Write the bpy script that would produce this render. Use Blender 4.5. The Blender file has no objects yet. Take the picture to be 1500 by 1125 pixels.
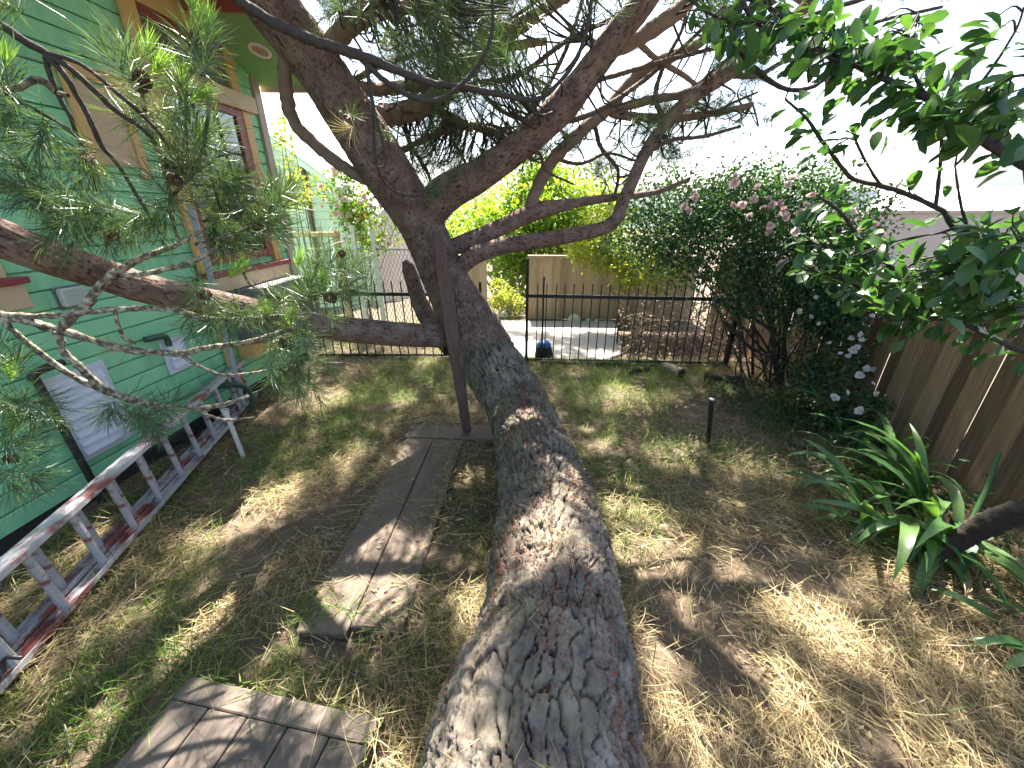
import bpy, math, random
import numpy as np
from mathutils import Vector, Matrix

random.seed(7)
RNG = np.random.default_rng(7)
C = bpy.context.scene.collection
D = bpy.data

# ------------------------------------------------------------------ camera, sky, sun, exposure
FPX, CX, CY, CAM_H = 583.0, 750.0, 562.5, 1.9
PITCH, YAW = math.radians(23.55), math.radians(3.15)
cam_data = D.cameras.new('camera')
cam_data.sensor_width = 36.0
cam_data.lens = FPX / 1500.0 * 36.0
cam_data.clip_start = 0.02
cam_data.clip_end = 6000.0
cam = D.objects.new('camera', cam_data)
cam.location = (0, 0, CAM_H)
cam.rotation_euler = (math.radians(90) - PITCH, 0, YAW)
C.objects.link(cam)
bpy.context.scene.camera = cam

SUN_EL, SUN_AZ = math.radians(57.0), math.radians(-6.0)      # azimuth from +Y towards +X
SUN = np.array([math.sin(SUN_AZ) * math.cos(SUN_EL), math.cos(SUN_AZ) * math.cos(SUN_EL), math.sin(SUN_EL)])
world = D.worlds.new('World')
bpy.context.scene.world = world
world.use_nodes = True
wn = world.node_tree.nodes
wl = world.node_tree.links
sky = wn.new('ShaderNodeTexSky')
sky.sky_type = 'NISHITA'
sky.sun_disc = False
sky.sun_elevation = SUN_EL
sky.sun_rotation = SUN_AZ
sky.air_density = 1.0
sky.dust_density = 2.5
sky.ozone_density = 1.0
wl.new(sky.outputs[0], wn['Background'].inputs['Color'])
wn['Background'].inputs['Strength'].default_value = 0.077
sun_data = D.lights.new('sun', 'SUN')
sun_data.energy = 5.0
sun_data.angle = math.radians(0.55)
sun_data.color = (1.0, 0.94, 0.84)
sun = D.objects.new('sun', sun_data)
sun.rotation_euler = Vector(-SUN).to_track_quat('-Z', 'Y').to_euler()
sun.location = (0, 0, 20)
C.objects.link(sun)
vs = bpy.context.scene.view_settings
bpy.context.scene.display_settings.display_device = 'sRGB'
vs.view_transform = 'Standard'
vs.look = 'None'
vs.exposure = 2.6
vs.gamma = 1.0
vs.use_curve_mapping = False
cy = bpy.context.scene.cycles
cy.max_bounces = 6
cy.diffuse_bounces = 4
cy.transmission_bounces = 4
cy.transparent_max_bounces = 8

# ------------------------------------------------------------------ measuring helpers (photo pixel -> place in the yard)
_f = np.array([-math.sin(YAW) * math.cos(PITCH), math.cos(YAW) * math.cos(PITCH), -math.sin(PITCH)])
_r = np.array([math.cos(YAW), math.sin(YAW), 0.0])
_u = np.cross(_r, _f)
_o = np.array([0, 0, CAM_H])


def ray(px, py):
    return _f + _r * ((px - CX) / FPX) + _u * ((CY - py) / FPX)


def on_z(px, py, z=0.0):
    d = ray(px, py)
    return _o + d * ((z - CAM_H) / d[2])


def on_y(px, py, y):
    d = ray(px, py)
    return _o + d * (y / d[1])


def on_x(px, py, x):
    d = ray(px, py)
    return _o + d * (x / d[0])


def project(P):
    P = np.atleast_2d(P) - _o
    w = P @ _f
    return CX + FPX * (P @ _r) / w, CY - FPX * (P @ _u) / w, w


# ------------------------------------------------------------------ noise
def _hash(ix, iy, iz):
    h = (ix.astype(np.int64) * 374761393 + iy.astype(np.int64) * 668265263 + iz.astype(np.int64) * 2147483647) & 0xFFFFFFFF
    h = ((h ^ (h >> 13)) * 1274126177) & 0xFFFFFFFF
    h = ((h ^ (h >> 16)) * 2246822519) & 0xFFFFFFFF
    return ((h ^ (h >> 15)) & 0xFFFFFF) / float(0xFFFFFF)


def vnoise(P):
    P = np.asarray(P, float)
    i = np.floor(P)
    f = P - i
    f = f * f * (3 - 2 * f)
    i = i.astype(np.int64)
    out = 0
    for dx in (0, 1):
        for dy in (0, 1):
            for dz in (0, 1):
                w = (f[:, 0] if dx else 1 - f[:, 0]) * (f[:, 1] if dy else 1 - f[:, 1]) * (f[:, 2] if dz else 1 - f[:, 2])
                out = out + w * _hash(i[:, 0] + dx, i[:, 1] + dy, i[:, 2] + dz)
    return out


def fbm(P, oct=4):
    P = np.asarray(P, float)
    a, s, t = 0.5, 0.0, 0.0
    for k in range(oct):
        s = s + a * vnoise(P * (2 ** k) + 17.3 * k)
        t += a
        a *= 0.5
    return s / t


def cells(u, v, nu, seed=0):
    """distance to the edge of jittered cells, u wraps after nu cells"""
    iu, iv = np.floor(u).astype(np.int64), np.floor(v).astype(np.int64)
    f1 = np.full(u.shape, 9.0)
    f2 = np.full(u.shape, 9.0)
    idc = np.zeros(u.shape)
    for du in (-1, 0, 1):
        for dv in (-1, 0, 1):
            cu, cv = iu + du, iv + dv
            wu = np.mod(cu, nu)
            z = np.full(cu.shape, seed)
            jx, jy = _hash(wu, cv, z), _hash(wu, cv, z + 11)
            d = np.hypot(cu + 0.1 + 0.8 * jx - u, cv + 0.1 + 0.8 * jy - v)
            m = d < f1
            f2 = np.where(m, f1, np.minimum(f2, d))
            idc = np.where(m, _hash(wu, cv, z + 23), idc)
            f1 = np.where(m, d, f1)
    return f2 - f1, idc


def sstep(a, b, x):
    t = np.clip((x - a) / (b - a), 0, 1)
    return t * t * (3 - 2 * t)


def norm(v):
    v = np.asarray(v, float)
    return v / (np.linalg.norm(v, axis=-1, keepdims=True) + 1e-12)


def in_poly(x, y, poly):
    n = len(poly)
    res = np.zeros(x.shape, bool)
    j = n - 1
    for i in range(n):
        xi, yi = poly[i][0], poly[i][1]
        xj, yj = poly[j][0], poly[j][1]
        c = ((yi > y) != (yj > y)) & (x < (xj - xi) * (y - yi) / (yj - yi + 1e-12) + xi)
        res ^= c
        j = i
    return res


# ------------------------------------------------------------------ mesh helpers
class MB:
    def __init__(self):
        self.v, self.f, self.n = [], [], 0

    def add(self, V, F):
        V = np.asarray(V, float).reshape(-1, 3)
        self.v.append(V)
        F = np.asarray(F, np.int64)
        self.f.append(F + self.n)
        self.n += len(V)

    def box(self, lo, hi, M=None):
        x0, y0, z0 = lo
        x1, y1, z1 = hi
        V = np.array([(x0, y0, z0), (x1, y0, z0), (x1, y1, z0), (x0, y1, z0), (x0, y0, z1), (x1, y0, z1), (x1, y1, z1), (x0, y1, z1)], float)
        if M is not None:
            V = V @ np.array(M.to_3x3()).T + np.array(M.translation)
        self.add(V, [(0, 3, 2, 1), (4, 5, 6, 7), (0, 1, 5, 4), (1, 2, 6, 5), (2, 3, 7, 6), (3, 0, 4, 7)])

    def beam(self, a, b, w, h, up=(0, 0, 1)):
        """box from a to b, w wide sideways and h high"""
        a, b = np.array(a, float), np.array(b, float)
        t = norm(b - a)
        s = norm(np.cross(t, np.array(up, float)))
        n = np.cross(s, t)
        V = [p + s * (sx * w / 2) + n * (sn * h / 2) for p in (a, b) for sx, sn in ((-1, -1), (1, -1), (1, 1), (-1, 1))]
        self.add(V, [(0, 1, 2, 3), (7, 6, 5, 4), (0, 4, 5, 1), (1, 5, 6, 2), (2, 6, 7, 3), (3, 7, 4, 0)])

    def tube(self, pts, rad, sides=8, caps=True, wob=0.0, seed=0):
        pts = np.asarray(pts, float)
        rad = np.broadcast_to(np.asarray(rad, float), (len(pts),)).copy()
        T = norm(np.gradient(pts, axis=0))
        n = np.cross(T[0], (0.13, 0.27, 0.95))
        n = n / np.linalg.norm(n)
        V = []
        ang = np.linspace(0, 2 * math.pi, sides, endpoint=False)
        rs = np.random.default_rng(seed + 5)
        for i in range(len(pts)):
            n = n - T[i] * np.dot(n, T[i])
            n = n / (np.linalg.norm(n) + 1e-12)
            b = np.cross(T[i], n)
            rr = rad[i] * (1 + (rs.uniform(-wob, wob, sides) if wob else 0))
            V.append(pts[i] + (np.outer(np.cos(ang) * rr, n) + np.outer(np.sin(ang) * rr, b)))
        V = np.concatenate(V)
        m = len(pts)
        i, k = np.meshgrid(np.arange(m - 1), np.arange(sides), indexing='ij')
        k2 = (k + 1) % sides
        F = np.stack([i * sides + k, i * sides + k2, (i + 1) * sides + k2, (i + 1) * sides + k], -1).reshape(-1, 4)
        self.add(V, F)
        if caps:
            V2 = np.concatenate([V[:sides], pts[:1], V[-sides:], pts[-1:]])
            F2 = [(sides, (q + 1) % sides, q) for q in range(sides)] + [(2 * sides + 1, sides + 1 + q, sides + 1 + (q + 1) % sides) for q in range(sides)]
            self.add(V2, F2)

    def data(self, name, material, smooth=False):
        V = np.concatenate(self.v)
        me = D.meshes.new(name)
        me.vertices.add(len(V))
        me.vertices.foreach_set('co', V.astype(np.float32).ravel())
        loops = np.concatenate([f.ravel() for f in self.f])
        sizes = np.concatenate([np.full(len(f), f.shape[1]) for f in self.f])
        starts = np.concatenate([[0], np.cumsum(sizes)[:-1]])
        me.loops.add(len(loops))
        me.loops.foreach_set('vertex_index', loops.astype(np.int32))
        me.polygons.add(len(sizes))
        me.polygons.foreach_set('loop_start', starts.astype(np.int32))
        me.update(calc_edges=True)
        me.polygons.foreach_set('use_smooth', np.full(len(sizes), bool(smooth)))
        if material:
            me.materials.append(material)
        return me

    def build(self, name, material, parent=None, smooth=False, kind=None, label=None):
        o = D.objects.new(name, self.data(name, material, smooth))
        C.objects.link(o)
        if parent:
            o.parent = parent
            o.matrix_parent_inverse = parent.matrix_world.inverted() if False else Matrix.Translation(-parent.location)
        if kind:
            o['kind'] = kind
        if label:
            o['label'] = label
        return o


def bevel(o, w=0.004, seg=1):
    m = o.modifiers.new('bevel', 'BEVEL')
    m.width = w
    m.segments = seg
    m.limit_method = 'ANGLE'
    return o


def tag(o, label, cat, group=None, kind=None):
    o['label'] = label
    o['category'] = cat
    if group:
        o['group'] = group
    if kind:
        o['kind'] = kind
    return o


def thing(name, loc, label, cat, group=None):
    o = D.objects.new(name, None)
    o.location = tuple(float(q) for q in loc)
    o.empty_display_size = 0.1
    C.objects.link(o)
    return tag(o, label, cat, group)


def place(name, me, parent, M):
    """one more object that shares mesh me, M is its world matrix"""
    o = D.objects.new(name, me)
    C.objects.link(o)
    if parent:
        o.parent = parent
        o.matrix_parent_inverse = Matrix.Translation(-parent.location)
    o.matrix_basis = M
    return o


def smooth_path(pts, n=None, step=None):
    """Catmull-Rom through rows of pts (any number of columns)"""
    P = np.asarray(pts, float)
    P = np.vstack([2 * P[0] - P[1], P, 2 * P[-1] - P[-2]])
    out = []
    for i in range(1, len(P) - 2):
        if step:
            k = max(2, int(np.linalg.norm(P[i + 1, :3] - P[i, :3]) / step))
        else:
            k = n or 6
        t = np.linspace(0, 1, k, endpoint=False)[:, None]
        a, b, c, d = P[i - 1], P[i], P[i + 1], P[i + 2]
        out.append(0.5 * (2 * b + (c - a) * t + (2 * a - 5 * b + 4 * c - d) * t ** 2 + (3 * b - 3 * c + d - a) * t ** 3))
    out.append(P[-2][None])
    return np.vstack(out)


def frame_to(axis, roll=0.0):
    q = Vector(axis).to_track_quat('Z', 'Y')
    return q.to_matrix().to_4x4() @ Matrix.Rotation(roll, 4, 'Z')


# ------------------------------------------------------------------ materials
def new_mat(name):
    m = D.materials.new(name)
    m.use_nodes = True
    nt = m.node_tree
    return m, nt, nt.nodes['Principled BSDF']


def ramp(nt, cols, fac=None):
    r = nt.nodes.new('ShaderNodeValToRGB')
    e = r.color_ramp.elements
    while len(e) < len(cols):
        e.new(0.5)
    for i, c in enumerate(cols):
        if len(c) == 4:
            p, c = c[0], c[1:]
        else:
            p = i / max(1, len(cols) - 1)
        e[i].position = p
        e[i].color = (*c, 1)
    if fac is not None:
        nt.links.new(fac, r.inputs[0])
    return r


def noise_node(nt, scale, detail=4, rough=0.55, stretch=None, coord='Object', dist=0.0):
    tc = nt.nodes.new('ShaderNodeTexCoord')
    n = nt.nodes.new('ShaderNodeTexNoise')
    n.inputs['Scale'].default_value = scale
    n.inputs['Detail'].default_value = detail
    n.inputs['Roughness'].default_value = rough
    n.inputs['Distortion'].default_value = dist
    src = tc.outputs[coord]
    if stretch:
        mp = nt.nodes.new('ShaderNodeMapping')
        mp.inputs['Scale'].default_value = stretch
        nt.links.new(src, mp.inputs[0])
        src = mp.outputs[0]
    nt.links.new(src, n.inputs['Vector'])
    return n


def bump(nt, bsdf, height, strength=0.3, dist=0.01):
    b = nt.nodes.new('ShaderNodeBump')
    b.inputs['Strength'].default_value = strength
    b.inputs['Distance'].default_value = dist
    nt.links.new(height, b.inputs['Height'])
    nt.links.new(b.outputs[0], bsdf.inputs['Normal'])


def simple(name, cols, scale=8, rough=0.7, stretch=None, bmp=0.25, dist=0.004, metallic=0.0, detail=5, vary=0.0, spec=0.5):
    m, nt, b = new_mat(name)
    n = noise_node(nt, scale, detail, stretch=stretch)
    fac = n.outputs['Fac']
    if vary:
        oi = nt.nodes.new('ShaderNodeObjectInfo')
        a = nt.nodes.new('ShaderNodeMath')
        a.operation = 'MULTIPLY_ADD'
        nt.links.new(oi.outputs['Random'], a.inputs[0])
        a.inputs[1].default_value = vary
        s = nt.nodes.new('ShaderNodeMath')
        s.operation = 'SUBTRACT'
        nt.links.new(fac, s.inputs[0])
        s.inputs[1].default_value = vary / 2
        nt.links.new(s.outputs[0], a.inputs[2])
        fac = a.outputs[0]
    r = ramp(nt, cols, fac)
    nt.links.new(r.outputs[0], b.inputs['Base Color'])
    b.inputs['Roughness'].default_value = rough
    b.inputs['Metallic'].default_value = metallic
    b.inputs['Specular IOR Level'].default_value = spec
    if bmp:
        bump(nt, b, n.outputs['Fac'], bmp, dist)
    return m


def leafy(name, cols, trans=0.4, rough=0.45, spec=0.4, tcol=None, patch=0.0):
    """leaf, needle or blade: every leaf its own shade, light passes through it"""
    m, nt, b = new_mat(name)
    g = nt.nodes.new('ShaderNodeNewGeometry')
    oi = nt.nodes.new('ShaderNodeObjectInfo')
    a = nt.nodes.new('ShaderNodeMath')
    a.operation = 'ADD'
    nt.links.new(g.outputs['Random Per Island'], a.inputs[0])
    nt.links.new(oi.outputs['Random'], a.inputs[1])
    fr = nt.nodes.new('ShaderNodeMath')
    fr.operation = 'FRACT'
    nt.links.new(a.outputs[0], fr.inputs[0])
    fac = fr.outputs[0]
    if patch:
        n = noise_node(nt, patch, 2)
        mx = nt.nodes.new('ShaderNodeMath')
        mx.operation = 'MULTIPLY_ADD'
        nt.links.new(n.outputs['Fac'], mx.inputs[0])
        mx.inputs[1].default_value = 1.2
        h = nt.nodes.new('ShaderNodeMath')
        h.operation = 'MULTIPLY_ADD'
        nt.links.new(fac, h.inputs[0])
        h.inputs[1].default_value = 0.5
        h.inputs[2].default_value = -0.35
        nt.links.new(h.outputs[0], mx.inputs[2])
        fac = mx.outputs[0]
    r = ramp(nt, cols, fac)
    nt.links.new(r.outputs[0], b.inputs['Base Color'])
    b.inputs['Roughness'].default_value = rough
    b.inputs['Specular IOR Level'].default_value = spec
    t = nt.nodes.new('ShaderNodeBsdfTranslucent')
    hsv = nt.nodes.new('ShaderNodeMixRGB')
    hsv.blend_type = 'MULTIPLY'
    hsv.inputs[0].default_value = 1.0
    nt.links.new(r.outputs[0], hsv.inputs[1])
    hsv.inputs[2].default_value = (*(tcol or (1.6, 1.7, 0.7)), 1)
    nt.links.new(hsv.outputs[0], t.inputs['Color'])
    mix = nt.nodes.new('ShaderNodeMixShader')
    mix.inputs[0].default_value = trans
    nt.links.new(b.outputs[0], mix.inputs[1])
    nt.links.new(t.outputs[0], mix.inputs[2])
    nt.links.new(mix.outputs[0], nt.nodes['Material Output'].inputs['Surface'])
    return m


def bark_mat(name, plate, fissure, lichen=None, scale=9.0):
    m, nt, b = new_mat(name)
    n = noise_node(nt, scale, 6, 0.65)
    n2 = noise_node(nt, scale * 6, 4, 0.6)
    r = ramp(nt, plate, n.outputs['Fac'])
    col = r.outputs[0]
    at = nt.nodes.new('ShaderNodeAttribute')
    at.attribute_name = 'plate'
    mx = nt.nodes.new('ShaderNodeMixRGB')
    nt.links.new(at.outputs['Fac'], mx.inputs[0])
    mx.inputs[1].default_value = (*fissure, 1)
    nt.links.new(col, mx.inputs[2])
    col = mx.outputs[0]
    if lichen:
        n3 = noise_node(nt, 3.2, 5, 0.7)
        r3 = ramp(nt, [(0.52, 0, 0, 0), (0.66, 1, 1, 1)], n3.outputs['Fac'])
        m3 = nt.nodes.new('ShaderNodeMixRGB')
        nt.links.new(r3.outputs[0], m3.inputs[0])
        nt.links.new(col, m3.inputs[1])
        m3.inputs[2].default_value = (*lichen, 1)
        col = m3.outputs[0]
    nt.links.new(col, b.inputs['Base Color'])
    b.inputs['Roughness'].default_value = 0.9
    b.inputs['Specular IOR Level'].default_value = 0.2
    n4 = noise_node(nt, scale * 11, 5, 0.7, (1, .35, .6))
    ad = nt.nodes.new('ShaderNodeMath')
    ad.operation = 'ADD'
    nt.links.new(n2.outputs['Fac'], ad.inputs[0])
    nt.links.new(n4.outputs['Fac'], ad.inputs[1])
    bump(nt, b, ad.outputs[0], 0.8, 0.007)
    return m


M = {}
M['soil'] = simple('soil', [(0.035, 0.024, 0.016), (0.11, 0.078, 0.05), (0.20, 0.15, 0.095)], 9, 0.95, bmp=0.8, dist=0.03, detail=8)
M['terrain'] = simple('terrain', [(0.05, 0.06, 0.03), (0.12, 0.11, 0.06)], 0.15, 0.95)
M['straw'] = leafy('straw', [(0.08, 0.05, 0.025), (0.26, 0.185, 0.09), (0.44, 0.335, 0.175), (0.62, 0.51, 0.30), (0.33, 0.29, 0.12), (0.15, 0.10, 0.05)], 0.25, 0.6, 0.3, (1.2, 1.15, 0.9))
M['grass'] = leafy('grass', [(0.06, 0.13, 0.025), (0.13, 0.22, 0.045), (0.22, 0.29, 0.07), (0.09, 0.16, 0.035)], 0.4, 0.5, 0.35)
M['dead_leaf'] = leafy('dead_leaf', [(0.30, 0.20, 0.11), (0.42, 0.33, 0.22), (0.22, 0.12, 0.07)], 0.2, 0.7, 0.3, (1, 1, 1))
M['scale'] = simple('bud_scales', [(0.20, 0.05, 0.025), (0.33, 0.10, 0.05)], 60, 0.8, bmp=0)
M['needle'] = leafy('pine_needles', [(0.035, 0.070, 0.034), (0.065, 0.115, 0.05), (0.11, 0.155, 0.07), (0.045, 0.085, 0.05)], 0.3, 0.38, 0.6)
M['needle_new'] = leafy('new_needles', [(0.16, 0.28, 0.06), (0.25, 0.40, 0.10), (0.30, 0.42, 0.14)], 0.35, 0.4, 0.5)
M['needle_dry'] = leafy('dry_needles', [(0.35, 0.29, 0.14), (0.5, 0.42, 0.22)], 0.2, 0.5, 0.4, (1, 1, .8))
M['bark'] = bark_mat('bark', [(0.27, 0.052, 0.042, 0.035), (0.45, 0.145, 0.120, 0.098), (0.7, 0.32, 0.275, 0.228)], (0.030, 0.014, 0.010), (0.23, 0.205, 0.135))
M['bark_up'] = bark_mat('bark_upper', [(0.28, 0.115, 0.072, 0.058), (0.5, 0.215, 0.145, 0.12), (0.72, 0.32, 0.235, 0.195)], (0.032, 0.015, 0.012), None)
M['bark_limb'] = simple('bark_limb', [(0.10, 0.062, 0.045), (0.23, 0.16, 0.125), (0.30, 0.24, 0.19)], 14, 0.9, bmp=0.8, dist=0.012, detail=7)
M['twig_dark'] = simple('twig_dark', [(0.02, 0.017, 0.017), (0.085, 0.068, 0.056)], 70, 0.85, bmp=1.0, dist=0.006, detail=7)
M['twig_brown'] = simple('twig_brown', [(0.05, 0.034, 0.027), (0.17, 0.12, 0.095)], 45, 0.9, bmp=1.0, dist=0.006, detail=7)
M['twig_grey'] = simple('twig_lichen', [(0.35, 0.05, 0.038, 0.028), (0.5, 0.20, 0.165, 0.12), (0.62, 0.46, 0.43, 0.31)], 55, 0.9, bmp=1.0, dist=0.008, detail=8)
M['lichen'] = leafy('lichen', [(0.42, 0.44, 0.26), (0.55, 0.56, 0.38)], 0.2, 0.9, 0.1, (1, 1, 1))
M['cone'] = simple('cone', [(0.07, 0.038, 0.024), (0.20, 0.12, 0.08)], 40, 0.8, bmp=0.3)
M['green_paint'] = simple('green_paint', [(0.25, 0.19, 0.48, 0.26), (0.42, 0.26, 0.62, 0.345), (0.8, 0.31, 0.70, 0.40)], 2.2, 0.55, stretch=(1, 1.6, .7), bmp=0.06, vary=0.25, detail=8)
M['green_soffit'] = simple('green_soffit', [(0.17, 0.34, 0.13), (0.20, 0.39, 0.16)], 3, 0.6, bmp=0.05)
M['yellow_paint'] = simple('yellow_paint', [(0.60, 0.36, 0.13), (0.68, 0.43, 0.17)], 4, 0.55, bmp=0.08)
M['tan_paint'] = simple('tan_paint', [(0.56, 0.40, 0.25), (0.63, 0.46, 0.30)], 4, 0.6, bmp=0.08)
M['mauve_paint'] = simple('mauve_paint', [(0.40, 0.32, 0.28), (0.47, 0.38, 0.33)], 4, 0.6, bmp=0.08)
M['red_paint'] = simple('red_paint', [(0.22, 0.034, 0.036), (0.29, 0.055, 0.055)], 6, 0.5, bmp=0.08)
M['dark_void'] = simple('dark_void', [(0.02, 0.018, 0.016), (0.03, 0.026, 0.022)], 5, 0.8, bmp=0)
M['shade_cloth'] = simple('blind', [(0.12, 0.11, 0.095), (0.16, 0.15, 0.13)], 5, 0.6, bmp=0)
M['grey_panel'] = simple('grey_panel', [(0.10, 0.10, 0.11), (0.16, 0.155, 0.165)], 5, 0.6)
M['vent'] = simple('white_vent', [(0.62, 0.63, 0.71), (0.70, 0.71, 0.78)], 6, 0.5, bmp=0.05)
M['clear_box'] = simple('clear_box', [(0.38, 0.42, 0.38), (0.5, 0.54, 0.5)], 9, 0.2, bmp=0.1)
M['black_pipe'] = simple('black_pipe', [(0.018, 0.016, 0.016), (0.035, 0.03, 0.028)], 10, 0.45, bmp=0.1)
M['green_pipe'] = simple('green_pipe', [(0.02, 0.07, 0.045), (0.03, 0.09, 0.06)], 10, 0.5, bmp=0.1)
M['grey_pipe'] = simple('grey_pipe', [(0.28, 0.33, 0.36), (0.36, 0.41, 0.44)], 10, 0.5, bmp=0.1)
M['white_pvc'] = simple('white_pvc', [(0.62, 0.58, 0.54), (0.75, 0.72, 0.68)], 20, 0.4, bmp=0.05)
M['iron'] = simple('black_iron', [(0.012, 0.011, 0.011), (0.03, 0.026, 0.024)], 30, 0.5, bmp=0.15, metallic=0.3)
M['concrete'] = simple('concrete', [(0.34, 0.31, 0.28), (0.45, 0.415, 0.375)], 3, 0.85, bmp=0.3, detail=8)
M['fence_wood'] = simple('fence_wood', [(0.11, 0.068, 0.042), (0.26, 0.165, 0.10), (0.42, 0.285, 0.175)], 7, 0.85, stretch=(6, 6, 0.35), bmp=0.5, dist=0.008, vary=0.75, detail=6)
M['fence_pale'] = simple('fence_pale', [(0.24, 0.165, 0.105), (0.40, 0.295, 0.195), (0.50, 0.38, 0.26)], 7, 0.85, stretch=(6, 6, 0.35), bmp=0.4, vary=0.7, detail=6)
M['deck_wood'] = simple('deck_wood', [(0.06, 0.047, 0.039), (0.125, 0.098, 0.08), (0.22, 0.165, 0.13)], 9, 0.85, stretch=(5, 0.5, 5), bmp=0.45, dist=0.004, vary=0.2, detail=8)
M['walk_wood'] = simple('walk_wood', [(0.07, 0.05, 0.039), (0.135, 0.10, 0.078), (0.23, 0.175, 0.13)], 5, 0.85, stretch=(5, 0.6, 5), bmp=0.45, dist=0.004, vary=0.2, detail=8)
M['prop_wood'] = simple('prop_wood', [(0.05, 0.024, 0.02), (0.115, 0.06, 0.05), (0.22, 0.135, 0.115)], 9, 0.65, stretch=(7, 7, 0.4), bmp=0.6, detail=8)
M['rail_wood'] = simple('rail_wood', [(0.28, 0.16, 0.09), (0.40, 0.25, 0.15)], 9, 0.7, stretch=(1, 5, 5), bmp=0.3)
M['siding_grey'] = simple('grey_siding', [(0.55, 0.47, 0.48), (0.60, 0.52, 0.53)], 2, 0.7, bmp=0.1)
M['white_paint'] = simple('white_paint', [(0.74, 0.66, 0.67), (0.8, 0.73, 0.73)], 4, 0.6, bmp=0.1)
M['roof_grey'] = simple('roof_grey', [(0.42, 0.41, 0.44), (0.52, 0.51, 0.54)], 20, 0.9)
M['roof_white'] = simple('roof_white', [(0.72, 0.72, 0.72), (0.8, 0.8, 0.8)], 2, 0.7)
M['beige_wall'] = simple('beige_wall', [(0.42, 0.37, 0.33), (0.48, 0.43, 0.38)], 1, 0.8)
M['hill'] = simple('hill', [(0.035, 0.055, 0.05), (0.07, 0.085, 0.07)], 0.02, 1.0, bmp=0)
M['town'] = simple('town_walls', [(0.16, 0.16, 0.17), (0.45, 0.45, 0.46)], 0.3, 0.9, bmp=0, vary=0.4)
M['plum_leaf'] = leafy('plum_leaves', [(0.030, 0.078, 0.034), (0.048, 0.105, 0.042), (0.085, 0.155, 0.052), (0.035, 0.085, 0.042)], 0.36, 0.35, 0.5, (1.5, 1.8, 0.6))
M['rose_leaf'] = leafy('rose_leaves', [(0.022, 0.062, 0.027), (0.042, 0.10, 0.037), (0.07, 0.14, 0.05)], 0.33, 0.4, 0.5)
M['bright_leaf'] = leafy('bright_leaves', [(0.10, 0.20, 0.03), (0.17, 0.28, 0.045), (0.26, 0.36, 0.06)], 0.5, 0.45, 0.4, (1.6, 1.5, 0.5))
M['yellow_leaf'] = leafy('yellow_green_leaves', [(0.19, 0.26, 0.04), (0.28, 0.34, 0.06), (0.37, 0.39, 0.10)], 0.5, 0.45, 0.4, (1.5, 1.4, 0.5))
M['strap_leaf'] = leafy('strap_leaves', [(0.05, 0.12, 0.045), (0.078, 0.165, 0.055), (0.12, 0.205, 0.07)], 0.35, 0.33, 0.5, (1.5, 1.7, 0.6))
M['pink'] = leafy('pink_petals', [(0.80, 0.60, 0.60), (0.86, 0.72, 0.70), (0.76, 0.50, 0.53)], 0.35, 0.6, 0.2, (1.1, 1, 1))
M['white_petal'] = leafy('white_petals', [(0.80, 0.72, 0.72), (0.86, 0.80, 0.80)], 0.35, 0.6, 0.2, (1, 1, 1))
M['orange'] = leafy('orange_petals', [(0.82, 0.38, 0.30), (0.86, 0.48, 0.40)], 0.35, 0.6, 0.2, (1, 1, 1))
M['dark_log'] = simple('dark_log', [(0.010, 0.008, 0.007), (0.045, 0.032, 0.025)], 26, 0.9, bmp=1.0, dist=0.014, detail=7)
M['log_bark'] = simple('log_bark', [(0.10, 0.08, 0.065), (0.30, 0.25, 0.20)], 16, 0.9, bmp=0.8, dist=0.01)
M['blue_cover'] = simple('blue_cover', [(0.01, 0.10, 0.32), (0.02, 0.15, 0.42)], 12, 0.5, bmp=0.3)
M['stone'] = simple('pale_stone', [(0.45, 0.47, 0.38), (0.62, 0.64, 0.52)], 8, 0.85, bmp=0.4)
M['wire'] = simple('wire', [(0.35, 0.34, 0.32), (0.5, 0.48, 0.45)], 20, 0.5, bmp=0, metallic=0.5)

# aluminium ladder with worn red paint
m, nt, b = new_mat('ladder_metal')
n = noise_node(nt, 7, 6, 0.65, (1.0, 0.6, 1.0))
r = ramp(nt, [(0.50, 0, 0, 0), (0.60, 1, 1, 1)], n.outputs['Fac'])
n2 = noise_node(nt, 30, 4)
r2 = ramp(nt, [(0.36, 0.35, 0.38), (0.55, 0.54, 0.58)], n2.outputs['Fac'])
mx = nt.nodes.new('ShaderNodeMixRGB')
nt.links.new(r.outputs[0], mx.inputs[0])
nt.links.new(r2.outputs[0], mx.inputs[1])
mx.inputs[2].default_value = (0.27, 0.09, 0.085, 1)
nt.links.new(mx.outputs[0], b.inputs['Base Color'])
b.inputs['Roughness'].default_value = 0.5
b.inputs['Metallic'].default_value = 0.25
bump(nt, b, n2.outputs['Fac'], 0.15, 0.003)
M['ladder'] = m

# window glass: mirrors the yard and the sky
m, nt, b = new_mat('window_glass')
b.inputs['Base Color'].default_value = (0.03, 0.035, 0.04, 1)
b.inputs['Roughness'].default_value = 0.03
b.inputs['Specular IOR Level'].default_value = 1.0
b.inputs['Coat Weight'].default_value = 1.0
b.inputs['Coat Roughness'].default_value = 0.02
M['glass'] = m

# ================================================================== THE SETTING
def terrain_z(x, y):
    d = np.maximum(np.maximum(np.abs(x) - 3.6, 0), np.maximum(y - 8.6, 0))
    d = np.hypot(np.maximum(np.abs(x) - 3.6, 0), np.maximum(y - 8.6, 0))
    return -0.16 * np.minimum(d, 160) - 0.01 * np.maximum(d - 160, 0).clip(0, 400)


def yard_z(x, y):
    P = np.stack([x * 1.7, y * 1.7, np.zeros_like(x)], -1)
    return (fbm(P, 3) - 0.5) * 0.10 + (fbm(P * 5 + 3, 3) - 0.5) * 0.03


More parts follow.
